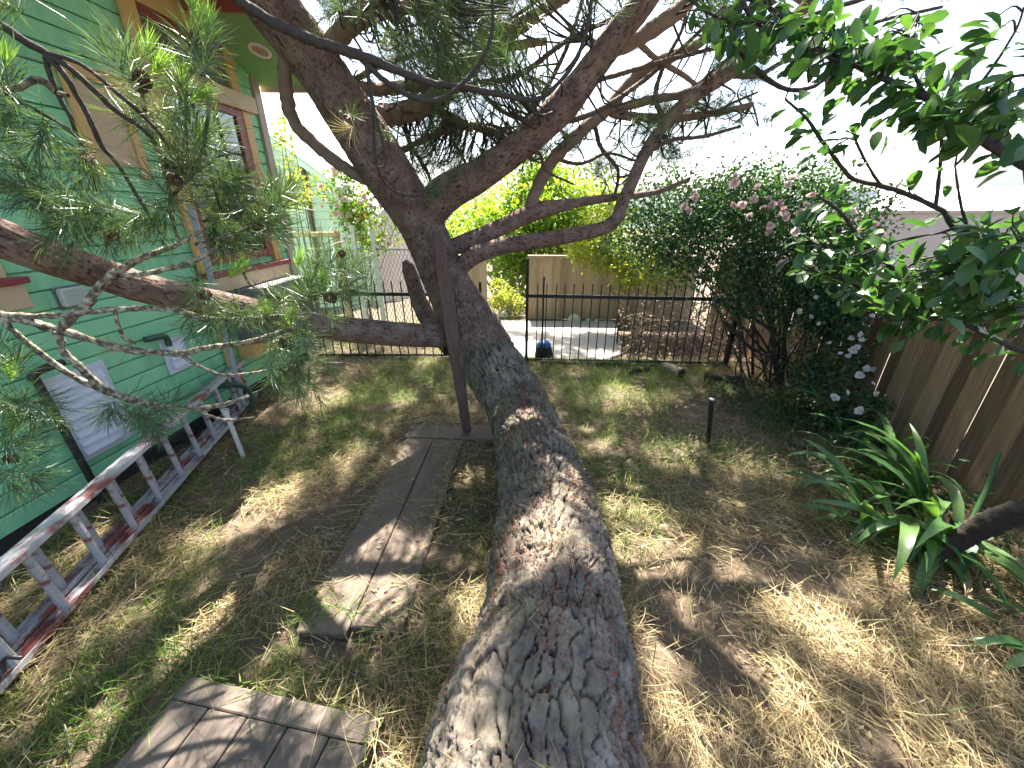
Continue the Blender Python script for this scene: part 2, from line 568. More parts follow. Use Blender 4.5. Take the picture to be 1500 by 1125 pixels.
gx = np.concatenate([-np.geomspace(1900, 4.2, 28), np.linspace(-4, 4, 161), np.geomspace(4.2, 1900, 28)])
gy = np.concatenate([-np.geomspace(60, 1.2, 10), np.linspace(-1, 9, 201), np.geomspace(9.2, 1900, 34)])
XX, YY = np.meshgrid(gx, gy)
fade = sstep(8.6, 8.0, YY) * sstep(3.9, 3.5, np.abs(XX))
ZZ = np.where(fade > 0, yard_z(XX.ravel(), YY.ravel()).reshape(XX.shape) * fade, 0) + terrain_z(XX, YY)
ZZ = np.where((YY > 5.25) & (np.abs(XX) < 3.4) & (YY < 8.6), np.minimum(ZZ, -0.03), ZZ)
mb = MB()
nyy, nxx = XX.shape
ii, kk = np.meshgrid(np.arange(nyy - 1), np.arange(nxx - 1), indexing='ij')
mb.add(np.stack([XX, YY, ZZ], -1).reshape(-1, 3), np.stack([ii * nxx + kk, ii * nxx + kk + 1, (ii + 1) * nxx + kk + 1, (ii + 1) * nxx + kk], -1).reshape(-1, 4))
o = mb.build('ground', M['soil'], smooth=True)
tag(o, 'brown soil of the yard under mown dry grass', 'ground', kind='structure')

# concrete patio beyond the iron fence
mb = MB()
edge = [on_z(640, 524), on_z(760, 527), on_z(880, 529), on_z(912, 518), on_z(905, 480), on_z(897, 471), on_z(700, 471), on_z(660, 490)]
P2 = np.array([(e[0], e[1]) for e in edge])
top = np.column_stack([P2, np.full(len(P2), 0.012)])
bot = np.column_stack([P2, np.full(len(P2), -0.25)])
n_ = len(P2)
mb.add(top, [tuple(range(n_))])
mb.add(np.vstack([top, bot]), [(i, n_ + i, n_ + (i + 1) % n_, (i + 1) % n_) for i in range(n_)])
o = mb.build('patio', M['concrete'])
tag(o, 'sunlit pale concrete patio beyond the iron fence', 'patio', kind='structure')

# distant hills and town
mb = MB()
px = np.linspace(150, 1850, 140)
P = []
for x_ in px:
    hgt = 286 - 34 * math.exp(-((x_ - 1475) / 85) ** 2) - 14 * math.exp(-((x_ - 1390) / 45) ** 2) - 10 * vnoise(np.array([[x_ * 0.012, 0, 0]]))[0] - 8 * math.exp(-((x_ - 300) / 500) ** 2)
    a = on_y(x_, hgt, 1100.0)
    P.append(a)
P = np.array(P)
rows = []
for t, sc_ in ((0.0, 1.25), (0.35, 1.12), (0.7, 1.05), (1.0, 1.0), (0.5, 0.9), (0.15, 0.78), (0.0, 0.6)):
    q = P.copy()
    q[:, 0] *= sc_
    q[:, 1] *= sc_
    q[:, 2] = -40 + (P[:, 2] + 40) * t + (vnoise(np.column_stack([px * 0.05, np.full(len(px), sc_ * 31), px * 0])) - 0.5) * 8
    rows.append(q)
R_ = np.array(rows)
nr, nc = R_.shape[:2]
ii, kk = np.meshgrid(np.arange(nr - 1), np.arange(nc - 1), indexing='ij')
mb.add(R_.reshape(-1, 3), np.stack([ii * nc + kk, (ii + 1) * nc + kk, (ii + 1) * nc + kk + 1, ii * nc + kk + 1], -1).reshape(-1, 4))
o = mb.build('hills', M['hill'], smooth=True)
tag(o, 'hazy blue hills on the horizon behind the plum leaves', 'hills', kind='structure')
mb = MB()
for k in range(700):
    px_, py_ = random.uniform(1180, 1520), random.uniform(278, 312)
    t = random.uniform(0, 1)
    dist = 250 + 450 * (312 - py_) / 34 + random.uniform(-20, 20)
    p = on_y(px_, py_, dist)
    w, d_, h_ = random.uniform(4, 9), random.uniform(5, 9), random.uniform(3, 7)
    mb.box((p[0] - w / 2, p[1], p[2] - 40), (p[0] + w / 2, p[1] + d_, p[2]))
o = mb.build('distant_town', M['town'])
tag(o, 'tiny pale houses of the town far down the hillside', 'town', kind='stuff')

# thin sea air: one closed box round everything
mb = MB()
mb.box((-2000, -90, -52), (2000, 2000, 92))
m, nt, b = new_mat('haze')
nt.nodes.remove(b)
pv = nt.nodes.new('ShaderNodeVolumePrincipled')
pv.inputs['Color'].default_value = (0.82, 0.88, 0.98, 1)
pv.inputs['Density'].default_value = 0.00007
pv.inputs['Anisotropy'].default_value = 0.0
nt.links.new(pv.outputs[0], nt.nodes['Material Output'].inputs['Volume'])
o = mb.build('haze', m)
tag(o, 'thin pale air fading the far hills', 'haze', kind='stuff')

# ================================================================== GREEN HOUSE
WX = -3.1
house = thing('green_house', (WX, 2, 0), 'green clapboard house with yellow trimmed windows along the left side', 'house')
mb = MB()
mb.box((-9, -2.2, -0.02), (WX - 0.02, 5.06, 5.2))
mb.build('wall', M['green_paint'], house)
EXPO = 0.119
board = MB()
L0, L1 = -2.0, 5.04
prof = [(0, 0), (0.014, 0), (0.018, 0.004), (0.018, EXPO - .014), (0.014, EXPO - .010), (0, EXPO - .010)]
V = [(x_, y_, z_) for y_ in (L0, L1) for x_, z_ in prof]
board.add(V, [(0, 1, 7, 6), (1, 2, 8, 7), (2, 3, 9, 8), (3, 4, 10, 9), (4, 5, 11, 10), (5, 0, 6, 11)])
board.add(V, [(5, 4, 3, 2, 1, 0), (6, 7, 8, 9, 10, 11)])
bme = board.data('siding_board', M['green_paint'])
bme_b = bme.copy()
for k in range(36):
    cut = random.uniform(0.2, 3.4)
    z_ = 0.13 + k * EXPO
    fa_, fb_ = (cut - L0 - .001) / (L1 - L0), (L1 - cut - .001) / (L1 - L0)
    place('siding_board', bme, house, Matrix.Translation((WX - 0.012 + random.uniform(0, .002), L0 - L0 * fa_, z_)) @ Matrix.Diagonal((1, fa_, 1, 1)))
    place('siding_board', bme_b, house, Matrix.Translation((WX - 0.012 + random.uniform(0, .002), L1 - L1 * fb_, z_)) @ Matrix.Diagonal((1, fb_, 1, 1)))
# foundation strip, its near-black colour standing in for the dark gap below the siding
mb = MB()
mb.box((WX - 0.02, -2, 0.0), (WX + 0.004, 5.05, 0.128))
mb.build('foundation', M['dark_void'], house)


def slab(name, mat, x0, x1, y0, y1, z0, z1, parent=house, bev=0.004, label=None):
    q = MB()
    q.box((x0, y0, z0), (x1, y1, z1))
    o = q.build(name, M[mat], parent, label=label)
    if bev:
        bevel(o, bev)
    return o


# big window: yellow casing, tan spandrel, arched light above, red framed light below
win = thing('x', (0, 0, 0), 'x', 'x')
D.objects.remove(win)
wnd = slab('window', 'yellow_paint', WX + 0.012, WX + 0.05, 3.60, 3.74, 1.36, 3.62, label='large window with red sash and arched top light')
slab('casing', 'yellow_paint', WX + 0.012, WX + 0.048, 4.74, 4.86, 1.36, 2.845, wnd)
slab('casing', 'yellow_paint', WX + 0.012, WX + 0.052, 4.66, 4.78, 3.0, 3.40, wnd)
slab('casing', 'yellow_paint', WX + 0.012, WX + 0.046, 3.74, 4.66, 3.36, 3.52, wnd)
slab('spandrel', 'tan_paint', WX + 0.012, WX + 0.085, 3.745, 4.95, 2.85, 2.998, wnd)
slab('pane', 'glass', WX + 0.0115, WX + 0.018, 3.74, 4.74, 1.42, 2.85, wnd, 0)
slab('pane', 'shade_cloth', WX + 0.0115, WX + 0.017, 3.74, 4.66, 3.0, 3.36, wnd, 0)
# arched red trim of the top light
mb = MB()
A = []
for k in range(15):
    t = k / 14
    y = 3.75 + 0.90 * t
    zt = 3.29 - 0.16 * t ** 2
    A += [(WX + 0.02, y, zt), (WX + 0.036, y, zt), (WX + 0.036, y, 3.362), (WX + 0.02, y, 3.362)]
F = []
for k in range(14):
    a = 4 * k
    F += [(a, a + 4, a + 5, a + 1), (a + 1, a + 5, a + 6, a + 2), (a + 2, a + 6, a + 7, a + 3)]
mb.add(A, F)
mb.build('arch_trim', M['red_paint'], wnd)
slab('sash', 'red_paint', WX + 0.019, WX + 0.04, 4.63, 4.738, 1.42, 2.845, wnd)
slab('sash', 'red_paint', WX + 0.019, WX + 0.04, 3.745, 4.63, 2.78, 2.845, wnd)
slab('sash', 'red_paint', WX + 0.019, WX + 0.038, 3.745, 3.80, 1.42, 2.78, wnd)
slab('sash', 'red_paint', WX + 0.019, WX + 0.038, 3.80, 4.63, 1.42, 1.50, wnd)
for y in (4.08, 4.36):
    slab('muntin', 'dark_void', WX + 0.0185, WX + 0.028, y, y + 0.022, 1.5, 2.78, wnd, 0)
for z in (1.80, 2.10, 2.42):
    slab('muntin', 'dark_void', WX + 0.0183, WX + 0.027, 3.80, 4.63, z, z + 0.022, wnd, 0)
slab('sill', 'red_paint', WX + 0.012, WX + 0.10, 3.62, 4.95, 1.31, 1.358, wnd)
slab('apron', 'tan_paint', WX + 0.012, WX + 0.09, 3.64, 4.9, 1.17, 1.308, wnd)
# small blanked window with yellow casing
wn2 = slab('window', 'tan_paint', WX + 0.012, WX + 0.03, 3.04, 3.34, 2.2, 2.70, label='small blanked window with tan panel')
slab('casing', 'yellow_paint', WX + 0.012, WX + 0.045, 2.97, 3.038, 2.13, 2.72, wn2)
slab('casing', 'yellow_paint', WX + 0.012, WX + 0.045, 3.342, 3.41, 2.13, 2.72, wn2)
slab('casing', 'yellow_paint', WX + 0.012, WX + 0.05, 2.95, 3.43, 2.722, 2.80, wn2)
# casing foot of a nearer window at the picture's left edge
w3 = slab('window', 'tan_paint', WX + 0.012, WX + 0.05, 1.95, 2.26, 1.36, 1.50, label='foot of a tan window casing with a maroon band')
slab('sill', 'red_paint', WX + 0.012, WX + 0.08, 1.93, 2.28, 1.502, 1.54, w3)
slab('casing', 'tan_paint', WX + 0.012, WX + 0.05, 2.05, 2.2, 1.542, 2.4, w3)
# lower yellow strip, bay base
slab('trim_board', 'yellow_paint', WX + 0.012, WX + 0.046, 3.60, 3.70, 0.16, 1.16)
slab('bay_panel', 'grey_panel', WX + 0.012, WX + 0.30, 3.86, 4.9, 0.62, 1.165)
slab('bay_trim', 'yellow_paint', WX + 0.012, WX + 0.20, 3.80, 4.5, 0.48, 0.618)
slab('corner_board', 'mauve_paint', WX - 0.02, WX + 0.035, 5.045, 5.16, 0.13, 3.235)
slab('corner_board', 'yellow_paint', WX - 0.13, WX - 0.021, 5.085, 5.158, 0.13, 3.235)
# hood roof: sloping green soffit with red fascia and a round vent
mb = MB()
s0, s1, s2, s3 = (WX, 4.22, 3.52), (-2.24, 4.25, 3.47), (-2.5, 5.24, 3.15), (WX, 5.24, 3.16)
lo = np.array([s0, s1, s2, s3])
mb.add(np.vstack([lo, lo + (0, 0, 0.10)]), [(0, 1, 2, 3), (7, 6, 5, 4), (0, 4, 5, 1), (1, 5, 6, 2), (2, 6, 7, 3), (3, 7, 4, 0)])
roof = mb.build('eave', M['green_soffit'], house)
for a, b_, mt in ((s0, s1, 'red_paint'), (s1, s2, 'red_paint'), (s2, s3, 'mauve_paint')):
    q = MB()
    q.beam(np.array(a) + (0, 0, .04), np.array(b_) + (0, 0, .04), 0.035, 0.17)
    q.build('fascia', M[mt], roof)
c = on_x(348, 60, -2.72)
q = MB()
t = np.linspace(0, 2 * math.pi, 24, endpoint=False)
nrm = norm(np.cross(np.array(s3) - s0, np.array(s1) - s0))
if nrm[2] > 0:
    nrm = -nrm
cc = np.array([-2.72, 4.72, 3.52 - (4.72 - 4.22) * 0.35 / 1.0])
e1 = norm(np.array(s3) - s0)
e2 = np.cross(nrm, e1)
V = [cc + nrm * d_ + (e1 * math.cos(a) + e2 * math.sin(a)) * rr for rr, d_ in ((0.10, 0.0), (0.10, 0.022), (0.075, 0.026), (0.07, 0.01)) for a in t]
F = [(k * 24 + i, k * 24 + (i + 1) % 24, (k + 1) * 24 + (i + 1) % 24, (k + 1) * 24 + i) for k in range(3) for i in range(24)]
q.add(V, F)
vent = q.build('soffit_vent', M['white_paint'], roof)
for k in range(6):
    q.v, q.f, q.n = [], [], 0
q = MB()
for k in range(-3, 4):
    hw = math.sqrt(0.07 ** 2 - (0.02 * k) ** 2)
    q.beam(cc + nrm * 0.014 + e1 * 0.02 * k - e2 * hw, cc + nrm * 0.014 + e1 * 0.02 * k + e2 * hw, 0.009, 0.004, up=nrm)
q.build('soffit_louvre', M['tan_paint'], roof)


def louvre_vent(y0, y1, z0, z1, n, label):
    f = slab('vent', 'vent', WX + 0.011, WX + 0.026, y0, y1, z0, z1, label=label)
    fr = 0.045
    for k in range(n):
        za = z0 + fr + (z1 - z0 - 2 * fr) * k / n
        zb = z0 + fr + (z1 - z0 - 2 * fr) * (k + 1) / n
        q = MB()
        q.add([(WX + 0.027, y0 + fr, za), (WX + 0.05, y0 + fr, za + .004), (WX + 0.027, y0 + fr, zb - 0.004), (WX + 0.027, y1 - fr, za), (WX + 0.05, y1 - fr, za + .004), (WX + 0.027, y1 - fr, zb - 0.004)],
              [(0, 1, 4, 3), (1, 2, 5, 4)])
        q.add([(WX + 0.027, y0 + fr, za), (WX + 0.05, y0 + fr, za + .004), (WX + 0.027, y0 + fr, zb - 0.004), (WX + 0.027, y1 - fr, za), (WX + 0.05, y1 - fr, za + .004), (WX + 0.027, y1 - fr, zb - 0.004)], [(2, 1, 0), (3, 4, 5)])
        q.build('slat', M['vent'], f)


louvre_vent(2.115, 2.52, 0.30, 0.92, 8, 'large white louvred vent')
louvre_vent(2.98, 3.215, 0.61, 0.905, 3, 'small white louvred vent')
f = slab('outlet_cover', 'clear_box', WX + 0.012, WX + 0.06, 2.42, 2.58, 1.315, 1.435, bev=0.012)
slab('cover_base', 'grey_panel', WX + 0.011, WX + 0.02, 2.41, 2.59, 1.30, 1.445, f)


def pipe(name, mat, pts, r, parent=house, n=6, sides=10, label=None):
    q = MB()
    q.tube(smooth_path(pts, n), r, sides)
    return q.build(name, M[mat], parent, True, label=label)


pipe('drain_pipe', 'black_pipe', [(WX + 0.07, 2.06, 0.98), (WX + 0.07, 2.075, 0.96), (WX + 0.07, 2.08, 0.9), (WX + 0.07, 2.09, 0.5), (WX + 0.07, 2.10, 0.0)], 0.022)
pipe('pipe_elbow', 'black_pipe', [(WX + 0.07, 2.25, 1.0), (WX + 0.07, 2.16, 1.0), (WX + 0.07, 2.08, 0.985), (WX + 0.07, 2.06, 0.95)], 0.024)
pipe('pipe_elbow', 'green_pipe', [(WX + 0.06, 2.84, 0.97), (WX + 0.06, 2.98, 0.955), (WX + 0.06, 3.02, 0.93), (WX + 0.06, 3.02, 0.86)], 0.024)
a, b_ = on_x(302, 382, -2.93), on_x(358, 600, -2.93)
pipe('downpipe', 'grey_pipe', [a + (0, 0, .45), a, (a + b_) / 2, b_, (b_[0], b_[1], 0.0)], 0.024)

# ================================================================== GREY NEIGHBOUR HOUSE behind the deck rail
nb = thing('grey_house', (-6, 9.6, 0), 'pale grey clapboard house with sloping roof beyond the deck rail', 'house')
NY = 9.6
pL, pR = on_y(380, 185, NY), on_y(520, 290, NY)
sl = (pR[2] - pL[2]) / (pR[0] - pL[0])
xe = pR[0] + 0.25
mb = MB()
zl = pL[2] - sl * 4
mb.add([(pL[0] - 4, NY, -3), (xe, NY, -3), (xe, NY, pR[2] + sl * .25 - .12), (pL[0] - 4, NY, pL[2] - sl * 4 - .12), (pL[0] - 4, NY + 6, -3), (xe, NY + 6, -3), (xe, NY + 6, pR[2] + sl * .25 - .12), (pL[0] - 4, NY + 6, pL[2] - sl * 4 - .12)],
       [(0, 1, 2, 3), (7, 6, 5, 4), (0, 4, 5, 1), (1, 5, 6, 2), (2, 6, 7, 3), (3, 7, 4, 0)])
mb.build('wall', M['siding_grey'], nb)
for k in range(30):
    z = -1.0 + k * 0.17
    x1 = min(xe, pL[0] + (z + 0.17 - pL[2] + .12) / sl) if z + 0.17 > pR[2] + sl * .25 - .12 else xe
    if x1 < pL[0] - 3:
        continue
    q = MB()
    q.add([(pL[0] - 4, NY - 0.028, z), (x1, NY - 0.028, z), (x1, NY - 0.004, z + 0.17), (pL[0] - 4, NY - 0.004, z + 0.17), (pL[0] - 4, NY - 0.003, z), (x1, NY - 0.003, z)], [(0, 1, 2, 3), (5, 4, 3, 2)])
    q.build('siding_board', M['siding_grey'], nb)
mb = MB()
mb.beam((pL[0] - 4, NY - .12, zl - .06), (xe + .3, NY - .12, pR[2] + sl * .55 - .06), 0.24, 0.10)
mb.build('gutter', M['white_paint'], nb)
mb = MB()
a = np.array([pL[0] - 4, NY - .25, zl]); b_ = np.array([xe + .3, NY - .25, pR[2] + sl * .55])
mb.add([a, b_, b_ + (0, 3, .9), a + (0, 3, .9), a + (0, 0, .05), b_ + (0, 0, .05), b_ + (0, 3, .95), a + (0, 3, .95)], [(0, 1, 2, 3), (7, 6, 5, 4), (0, 4, 5, 1), (1, 5, 6, 2), (2, 6, 7, 3), (3, 7, 4, 0)])
mb.build('roof', M['roof_grey'], nb)
a, b_ = on_y(443, 245, NY - .07), on_y(457, 330, NY - .07)
mb = MB()
mb.tube([a, b_, b_ - (0, 0, 1.5)], 0.05, 8)
mb.build('downpipe', M['prop_wood'], nb, True)

# deck rail
dr = thing('deck_railing', (-3.5, 6.4, 0), 'brown wooden deck rail with thin metal balusters beside the green house', 'railing')
a, b_ = on_y(428, 336, 6.4), on_y(496, 344, 6.4)
a[2] = b_[2] = 1.56
mb = MB()
mb.beam(a + (-.9, 0, 0), b_ + (0, 0, 0), 0.12, 0.07)
bevel(mb.build('handrail', M['rail_wood'], dr), .006)
mb = MB()
mb.box((b_[0] - .09, 6.36, 0.2), (b_[0], 6.44, 1.523))
bevel(mb.build('post', M['rail_wood'], dr), .006)
mb = MB()
mb.beam((a[0] - .9, 6.4, 0.62), (b_[0] - .09, 6.4, 0.62), 0.06, 0.05)
mb.build('bottom_rail', M['rail_wood'], dr)
q = MB()
q.tube([(0, 0, 0.64), (0, 0, 1.52)], 0.007, 6)
bm_ = q.data('baluster', M['iron'])
for k in range(11):
    place('baluster', bm_, dr, Matrix.Translation((b_[0] - .17 - k * 0.1, 6.4, 0)))

# ================================================================== FENCES
def board_mesh(w, h, t=0.018, dog=True):
    q = MB()
    cpts = [(-w / 2, 0), (w / 2, 0), (w / 2, h - (0.02 if dog else 0)), (w / 2 - (0.02 if dog else .001), h), (-w / 2 + (0.02 if dog else .001), h), (-w / 2, h - (0.02 if dog else 0))]
    V = [(x, 0, z) for x, z in cpts] + [(x, t, z) for x, z in cpts]
    q.add(V[:], [(0, 1, 7, 6), (1, 2, 8, 7), (2, 3, 9, 8), (3, 4, 10, 9), (4, 5, 11, 10), (5, 0, 6, 11)])
    q.add(V, [tuple(range(6)), tuple(range(11, 5, -1))])
    return q


# right-hand fence, weathered boards, runs back from beside the camera
rf = thing('wooden_fence', (3.2, 3, 0), 'weathered brown board fence along the right behind the plants', 'fence')
fa, fb = np.array([3.3, -0.6]), np.array([3.02, 6.9])
fl = np.linalg.norm(fb - fa)
fd = (fb - fa) / fl
ang = math.atan2(fd[1], fd[0])
bms = [board_mesh(w, 1.36 + random.uniform(-.02, .02), dog=False).data('fence_board', M['fence_wood']) for w in (0.138, 0.142, 0.134)]
s = 0.0
while s < fl:
    p = fa + fd * s
    hole = random.random() < 0.07
    R = Matrix.Translation((p[0], p[1], -0.02 + random.uniform(-.02, .015))) @ Matrix.Rotation(ang, 4, 'Z') @ Matrix.Rotation(random.gauss(0, .006), 4, 'Y') @ Matrix.Translation((0, (.010 if len(rf.children) % 2 else -.010) + random.uniform(-.003, .003), 0))
    place('fence_board', random.choice(bms), rf, R)
    s += 0.1345 + (random.uniform(0.004, 0.012) if random.random() < 0.06 else 0)
for z in (0.3, 1.08):
    q = MB()
    q.beam((fa[0] + .055, fa[1], z), (fb[0] + .055, fb[1], z), 0.04, 0.09)
    q.build('fence_rail', M['fence_wood'], rf)
for k in range(4):
    p = fa + fd * (fl * (k + .4) / 4)
    q = MB()
    q.box((p[0] + .08, p[1] - .045, -.1), (p[0] + .17, p[1] + .045, 1.3))
    q.build('fence_post', M['fence_wood'], rf)


def patio_fence(x0, x1, y, h, label, step=0.145):
    t = thing('wooden_fence', ((x0 + x1) / 2, y, 0), label, 'fence', 'pale fences behind the patio')
    ms = [board_mesh(step + .003, h, dog=False).data('fence_board', M['fence_pale']) for _ in range(2)]
    n = int(round((x1 - x0) / step))
    for k in range(n):
        place('fence_board', random.choice(ms), t, Matrix.Translation((x0 + (k + .5) * (x1 - x0) / n, y + (.011 if k % 2 else -.011) + random.uniform(-.003, .003), -.02 + random.uniform(-.012, 0))))
    q = MB()
    q.box((x0 - .02, y - .035, h - .024), (x1 + .02, y + .06, h + .02))
    q.build('cap_rail', M['fence_pale'], t)
    q = MB()
    q.box((x0, y + .032, .2), (x1, y + .07, .29))
    q.build('fence_rail', M['fence_pale'], t)
    return t


patio_fence(-0.11, 2.95, 7.62, 1.13, 'long pale board fence at the back of the patio, right of the gap')
patio_fence(-1.85, -0.9, 7.64, 1.13, 'short pale board fence behind the trunk, left of the gap')


def iron_panel(x0, y0, x1, y1, n, rail_z, top_z, label, post_h=None, foot=True):
    t = thing('iron_fence', ((x0 + x1) / 2, (y0 + y1) / 2, 0), label, 'fence', 'black iron fence panels')
    a, b_ = np.array([x0, y0, 0]), np.array([x1, y1, 0])
    q = MB()
    q.beam(a + (0, 0, rail_z), b_ + (0, 0, rail_z - .02), 0.03, 0.042)
    q.build('rail', M['iron'], t)
    q = MB()
    q.beam(a + (0, 0, 0.045), b_ + (0, 0, 0.045), 0.025, 0.03)
    q.build('rail', M['iron'], t)
    q = MB()
    q.box((-.0065, -.0065, 0.0), (.0065, .0065, top_z))
    pm = q.data('picket', M['iron'])
    for k in range(n):
        p = a + (b_ - a) * ((k + 1) / (n + 1))
        place('picket', pm, t, Matrix.Translation(p) @ Matrix.Rotation(random.gauss(0, .006), 4, 'Y'))
    return t


ip = iron_panel(-0.07, 5.1, 2.55, 5.1, 22, 0.905, 1.06, 'black iron fence panel with pickets right of the gate gap')
q = MB(); q.box((-.105, 5.08, -.05), (-.068, 5.12, 1.36)); q.build('post', M['iron'], ip)
a = on_y(797, 405, 5.06)
q = MB(); q.box((a[0] - .012, 5.05, 0.0), (a[0] + .012, 5.074, a[2])); q.build('drop_bolt', M['iron'], ip)
q = MB(); q.box((2.53, 5.07, -.05), (2.58, 5.13, 1.2)); q.build('post', M['iron'], ip)
q = MB(); q.box((0.10, 5.0, -.05), (1.30, 5.06, .055)); q.build('kerb_beam', M['dark_log'], ip)
ip = iron_panel(-3.0, 5.12, -0.7, 5.25, 19, 0.90, 1.06, 'black iron fence panel with pickets behind the trunk')
q = MB(); q.box((-.72, 5.23, -.05), (-.69, 5.26, 1.05)); q.build('post', M['iron'], ip)

# wire mesh fence with white posts behind the trunk
wf = thing('wire_fence', (-2.2, 5.9, 0), 'wire mesh fence with two white posts left behind the trunk', 'fence')
a, b_ = on_y(545, 335, 5.9), on_y(515, 330, 5.9)
for x_, z_ in ((a[0], a[2]), (b_[0], b_[2])):
    q = MB(); q.box((x_ - .03, 5.87, 0), (x_ + .03, 5.93, z_)); q.build('post', M['white_paint'], wf)
q = MB()
for k in range(32):
    for sgn in (-1, 1):
        x0 = -2.75 + k * 0.055
        q.beam((x0, 5.9 + .004 * sgn, 0.05), (x0 + sgn * 0.62, 5.9 + .004 * sgn, 1.38), 0.006, 0.006)
q.build('wire_mesh', M['wire'], wf, kind='stuff')
q = MB(); q.tube([(-3.3, 5.9, 1.39), (0.0 - .9, 5.9, 1.39)], 0.012, 6); q.build('top_rail', M['wire'], wf)

# ================================================================== WHITE ROOFED HOUSE down the slope
wh = thing('white_roofed_house', (16, 17, -2.5), 'white roofed beige house below the yard behind the plum leaves', 'house')
p0, p1 = on_y(1277, 311, 15.0), on_y(1640, 311, 15.0)
z0 = p0[2]
mb = MB(); mb.box((p0[0], 15.0, -6), (p1[0] + 2, 24, z0)); mb.build('wall', M['beige_wall'], wh)
mb = MB(); mb.box((p0[0] - .1, 14.9, z0 - .02), (p1[0] + 2.1, 15.3, z0 + .06)); mb.build('parapet', M['beige_wall'], wh)
q0, q1 = on_y(1288, 281, 23.5), on_y(1640, 262, 23.5)
mb = MB()
mb.add([(p0[0], 15.31, z0 + .05), (p1[0] + 2, 15.31, z0 + .05), (q1[0] + 3, 23.5, q1[2]), (q0[0], 23.5, q0[2]), (p0[0], 15.31, z0 - .4), (p1[0] + 2, 15.31, z0 - .4), (q1[0] + 3, 23.5, q1[2] - .4), (q0[0], 23.5, q0[2] - .4)],
       [(0, 1, 2, 3), (7, 6, 5, 4), (0, 4, 5, 1), (1, 5, 6, 2), (2, 6, 7, 3), (3, 7, 4, 0)])
mb.build('roof', M['roof_white'], wh)

# ================================================================== LADDER lying on its edge against the house
ld = thing('ladder', (-2.6, 2.2, 0), 'aluminium extension ladder with worn red paint lying on edge by the green house', 'ladder')
A0, A1 = np.array([-1.98, 0.05, 0.05]), np.array([-3.0, 3.75, 0.07])
ldv = norm(A1 - A0)
lean = norm(np.array([-0.10, 0, 1.0]))
side = norm(np.cross(ldv, lean))            # towards the yard
LW = 0.40
for (off, lo_, hi_, nm) in ((0.0, 0.0, 0.0, 'front'), (-0.075, 0.028, -0.028, 'rear')):
    for hh in (lo_, LW + hi_):
        q = MB()
        base = A0 + side * off + lean * hh
        end = A1 + side * off + lean * hh
        # channel rail: web and two flanges
        s_ = 1 if hh < LW / 2 else -1
        q.beam(base, end, 0.062, 0.005, up=lean)
        q.beam(base + side * 0.030 + lean * s_ * .014, end + side * 0.030 + lean * s_ * .014, 0.004, 0.026, up=lean)
        q.beam(base - side * 0.030 + lean * s_ * .014, end - side * 0.030 + lean * s_ * .014, 0.004, 0.026, up=lean)
        q.build('side_rail', M['ladder'], ld)
Lr = np.linalg.norm(A1 - A0)
rung = MB()
V = []
for z in (0, 1):
    for k in range(8):
        a = math.pi / 8 + k * math.pi / 4
        V.append((0.021 * math.cos(a), 0.017 * math.sin(a), z))
rung.add(V, [(k, (k + 1) % 8, 8 + (k + 1) % 8, 8 + k) for k in range(8)])
rme = rung.data('rung', M['ladder'])
for off, ph, lo_, hi_ in ((0.0, 0.0, 0.006, LW - .006), (-0.075, 0.115, 0.034, LW - .034)):
    k = 0
    while True:
        s = 0.145 + ph + k * 0.277
        if s > Lr - .05:
            break
        p = A0 + ldv * s + side * off + lean * lo_
        Rm = Matrix((Vector(ldv), Vector(side), Vector(lean))).transposed().to_4x4()
        place('rung', rme, ld, Matrix.Translation(p) @ Rm @ Matrix.Diagonal((1, 1, hi_ - lo_, 1)))
        k += 1
p = A0 + ldv * 0.95 + side * .0 + lean * .01
q = MB()
q.tube(smooth_path([p + lean * .02 - ldv * .02, p + lean * .06, p + lean * .08 + side * .03, p + lean * .06 + side * .07], 5), 0.009, 6)
q.build('rung_lock', M['black_pipe'], ld, True)

# white pipe stub, hose, stake
a, b_ = on_z(356, 668), on_y(329, 600, on_z(356, 668)[1] - .03)
t = thing('white_pipe', a, 'white plastic pipe stub leaning up from the ground by the ladder', 'pipe')
q = MB(); q.tube([a - (0, 0, .05), a, (a + b_) / 2, b_], 0.018, 12); q.build('pipe', M['white_pvc'], t, True)
dd = norm(b_ - a)
q = MB(); q.tube([b_ - dd * .045, b_], 0.024, 12); q.build('collar', M['white_pvc'], t, True)
q = MB()
q.tube(smooth_path([(-3.0, 3.2, .36), (-2.95, 3.3, .37), (-2.86, 3.42, .33), (-2.82, 3.48, .22), (-2.83, 3.46, .10), (-2.9, 3.40, .03), (-2.95, 3.1, .02)], 8), 0.026, 10)
tag(q.build('garden_hose', M['green_pipe'], smooth=True), 'dark arched hose at the far end of the ladder', 'hose')
a = on_z(1038, 650)
b_ = on_y(1043, 586, a[1])
t = thing('metal_stake', a, 'short black metal stake standing in the dry grass', 'stake')
q = MB(); q.tube([a - (0, 0, .06), b_], 0.019, 12); q.build('shaft', M['iron'], t, True)
q = MB(); q.tube([b_, b_ + (0, 0, .012)], 0.021, 12); q.build('cap', M['wire'], t, True)

# ================================================================== BOARDS ON THE GROUND
def plank(name, x0, x1, y0, y1, z0, z1, mat, parent, rot=0, bev=.006):
    q = MB()
    q.box((x0, y0, z0), (x1, y1, z1))
    return bevel(q.build(name, M[mat], parent), bev)


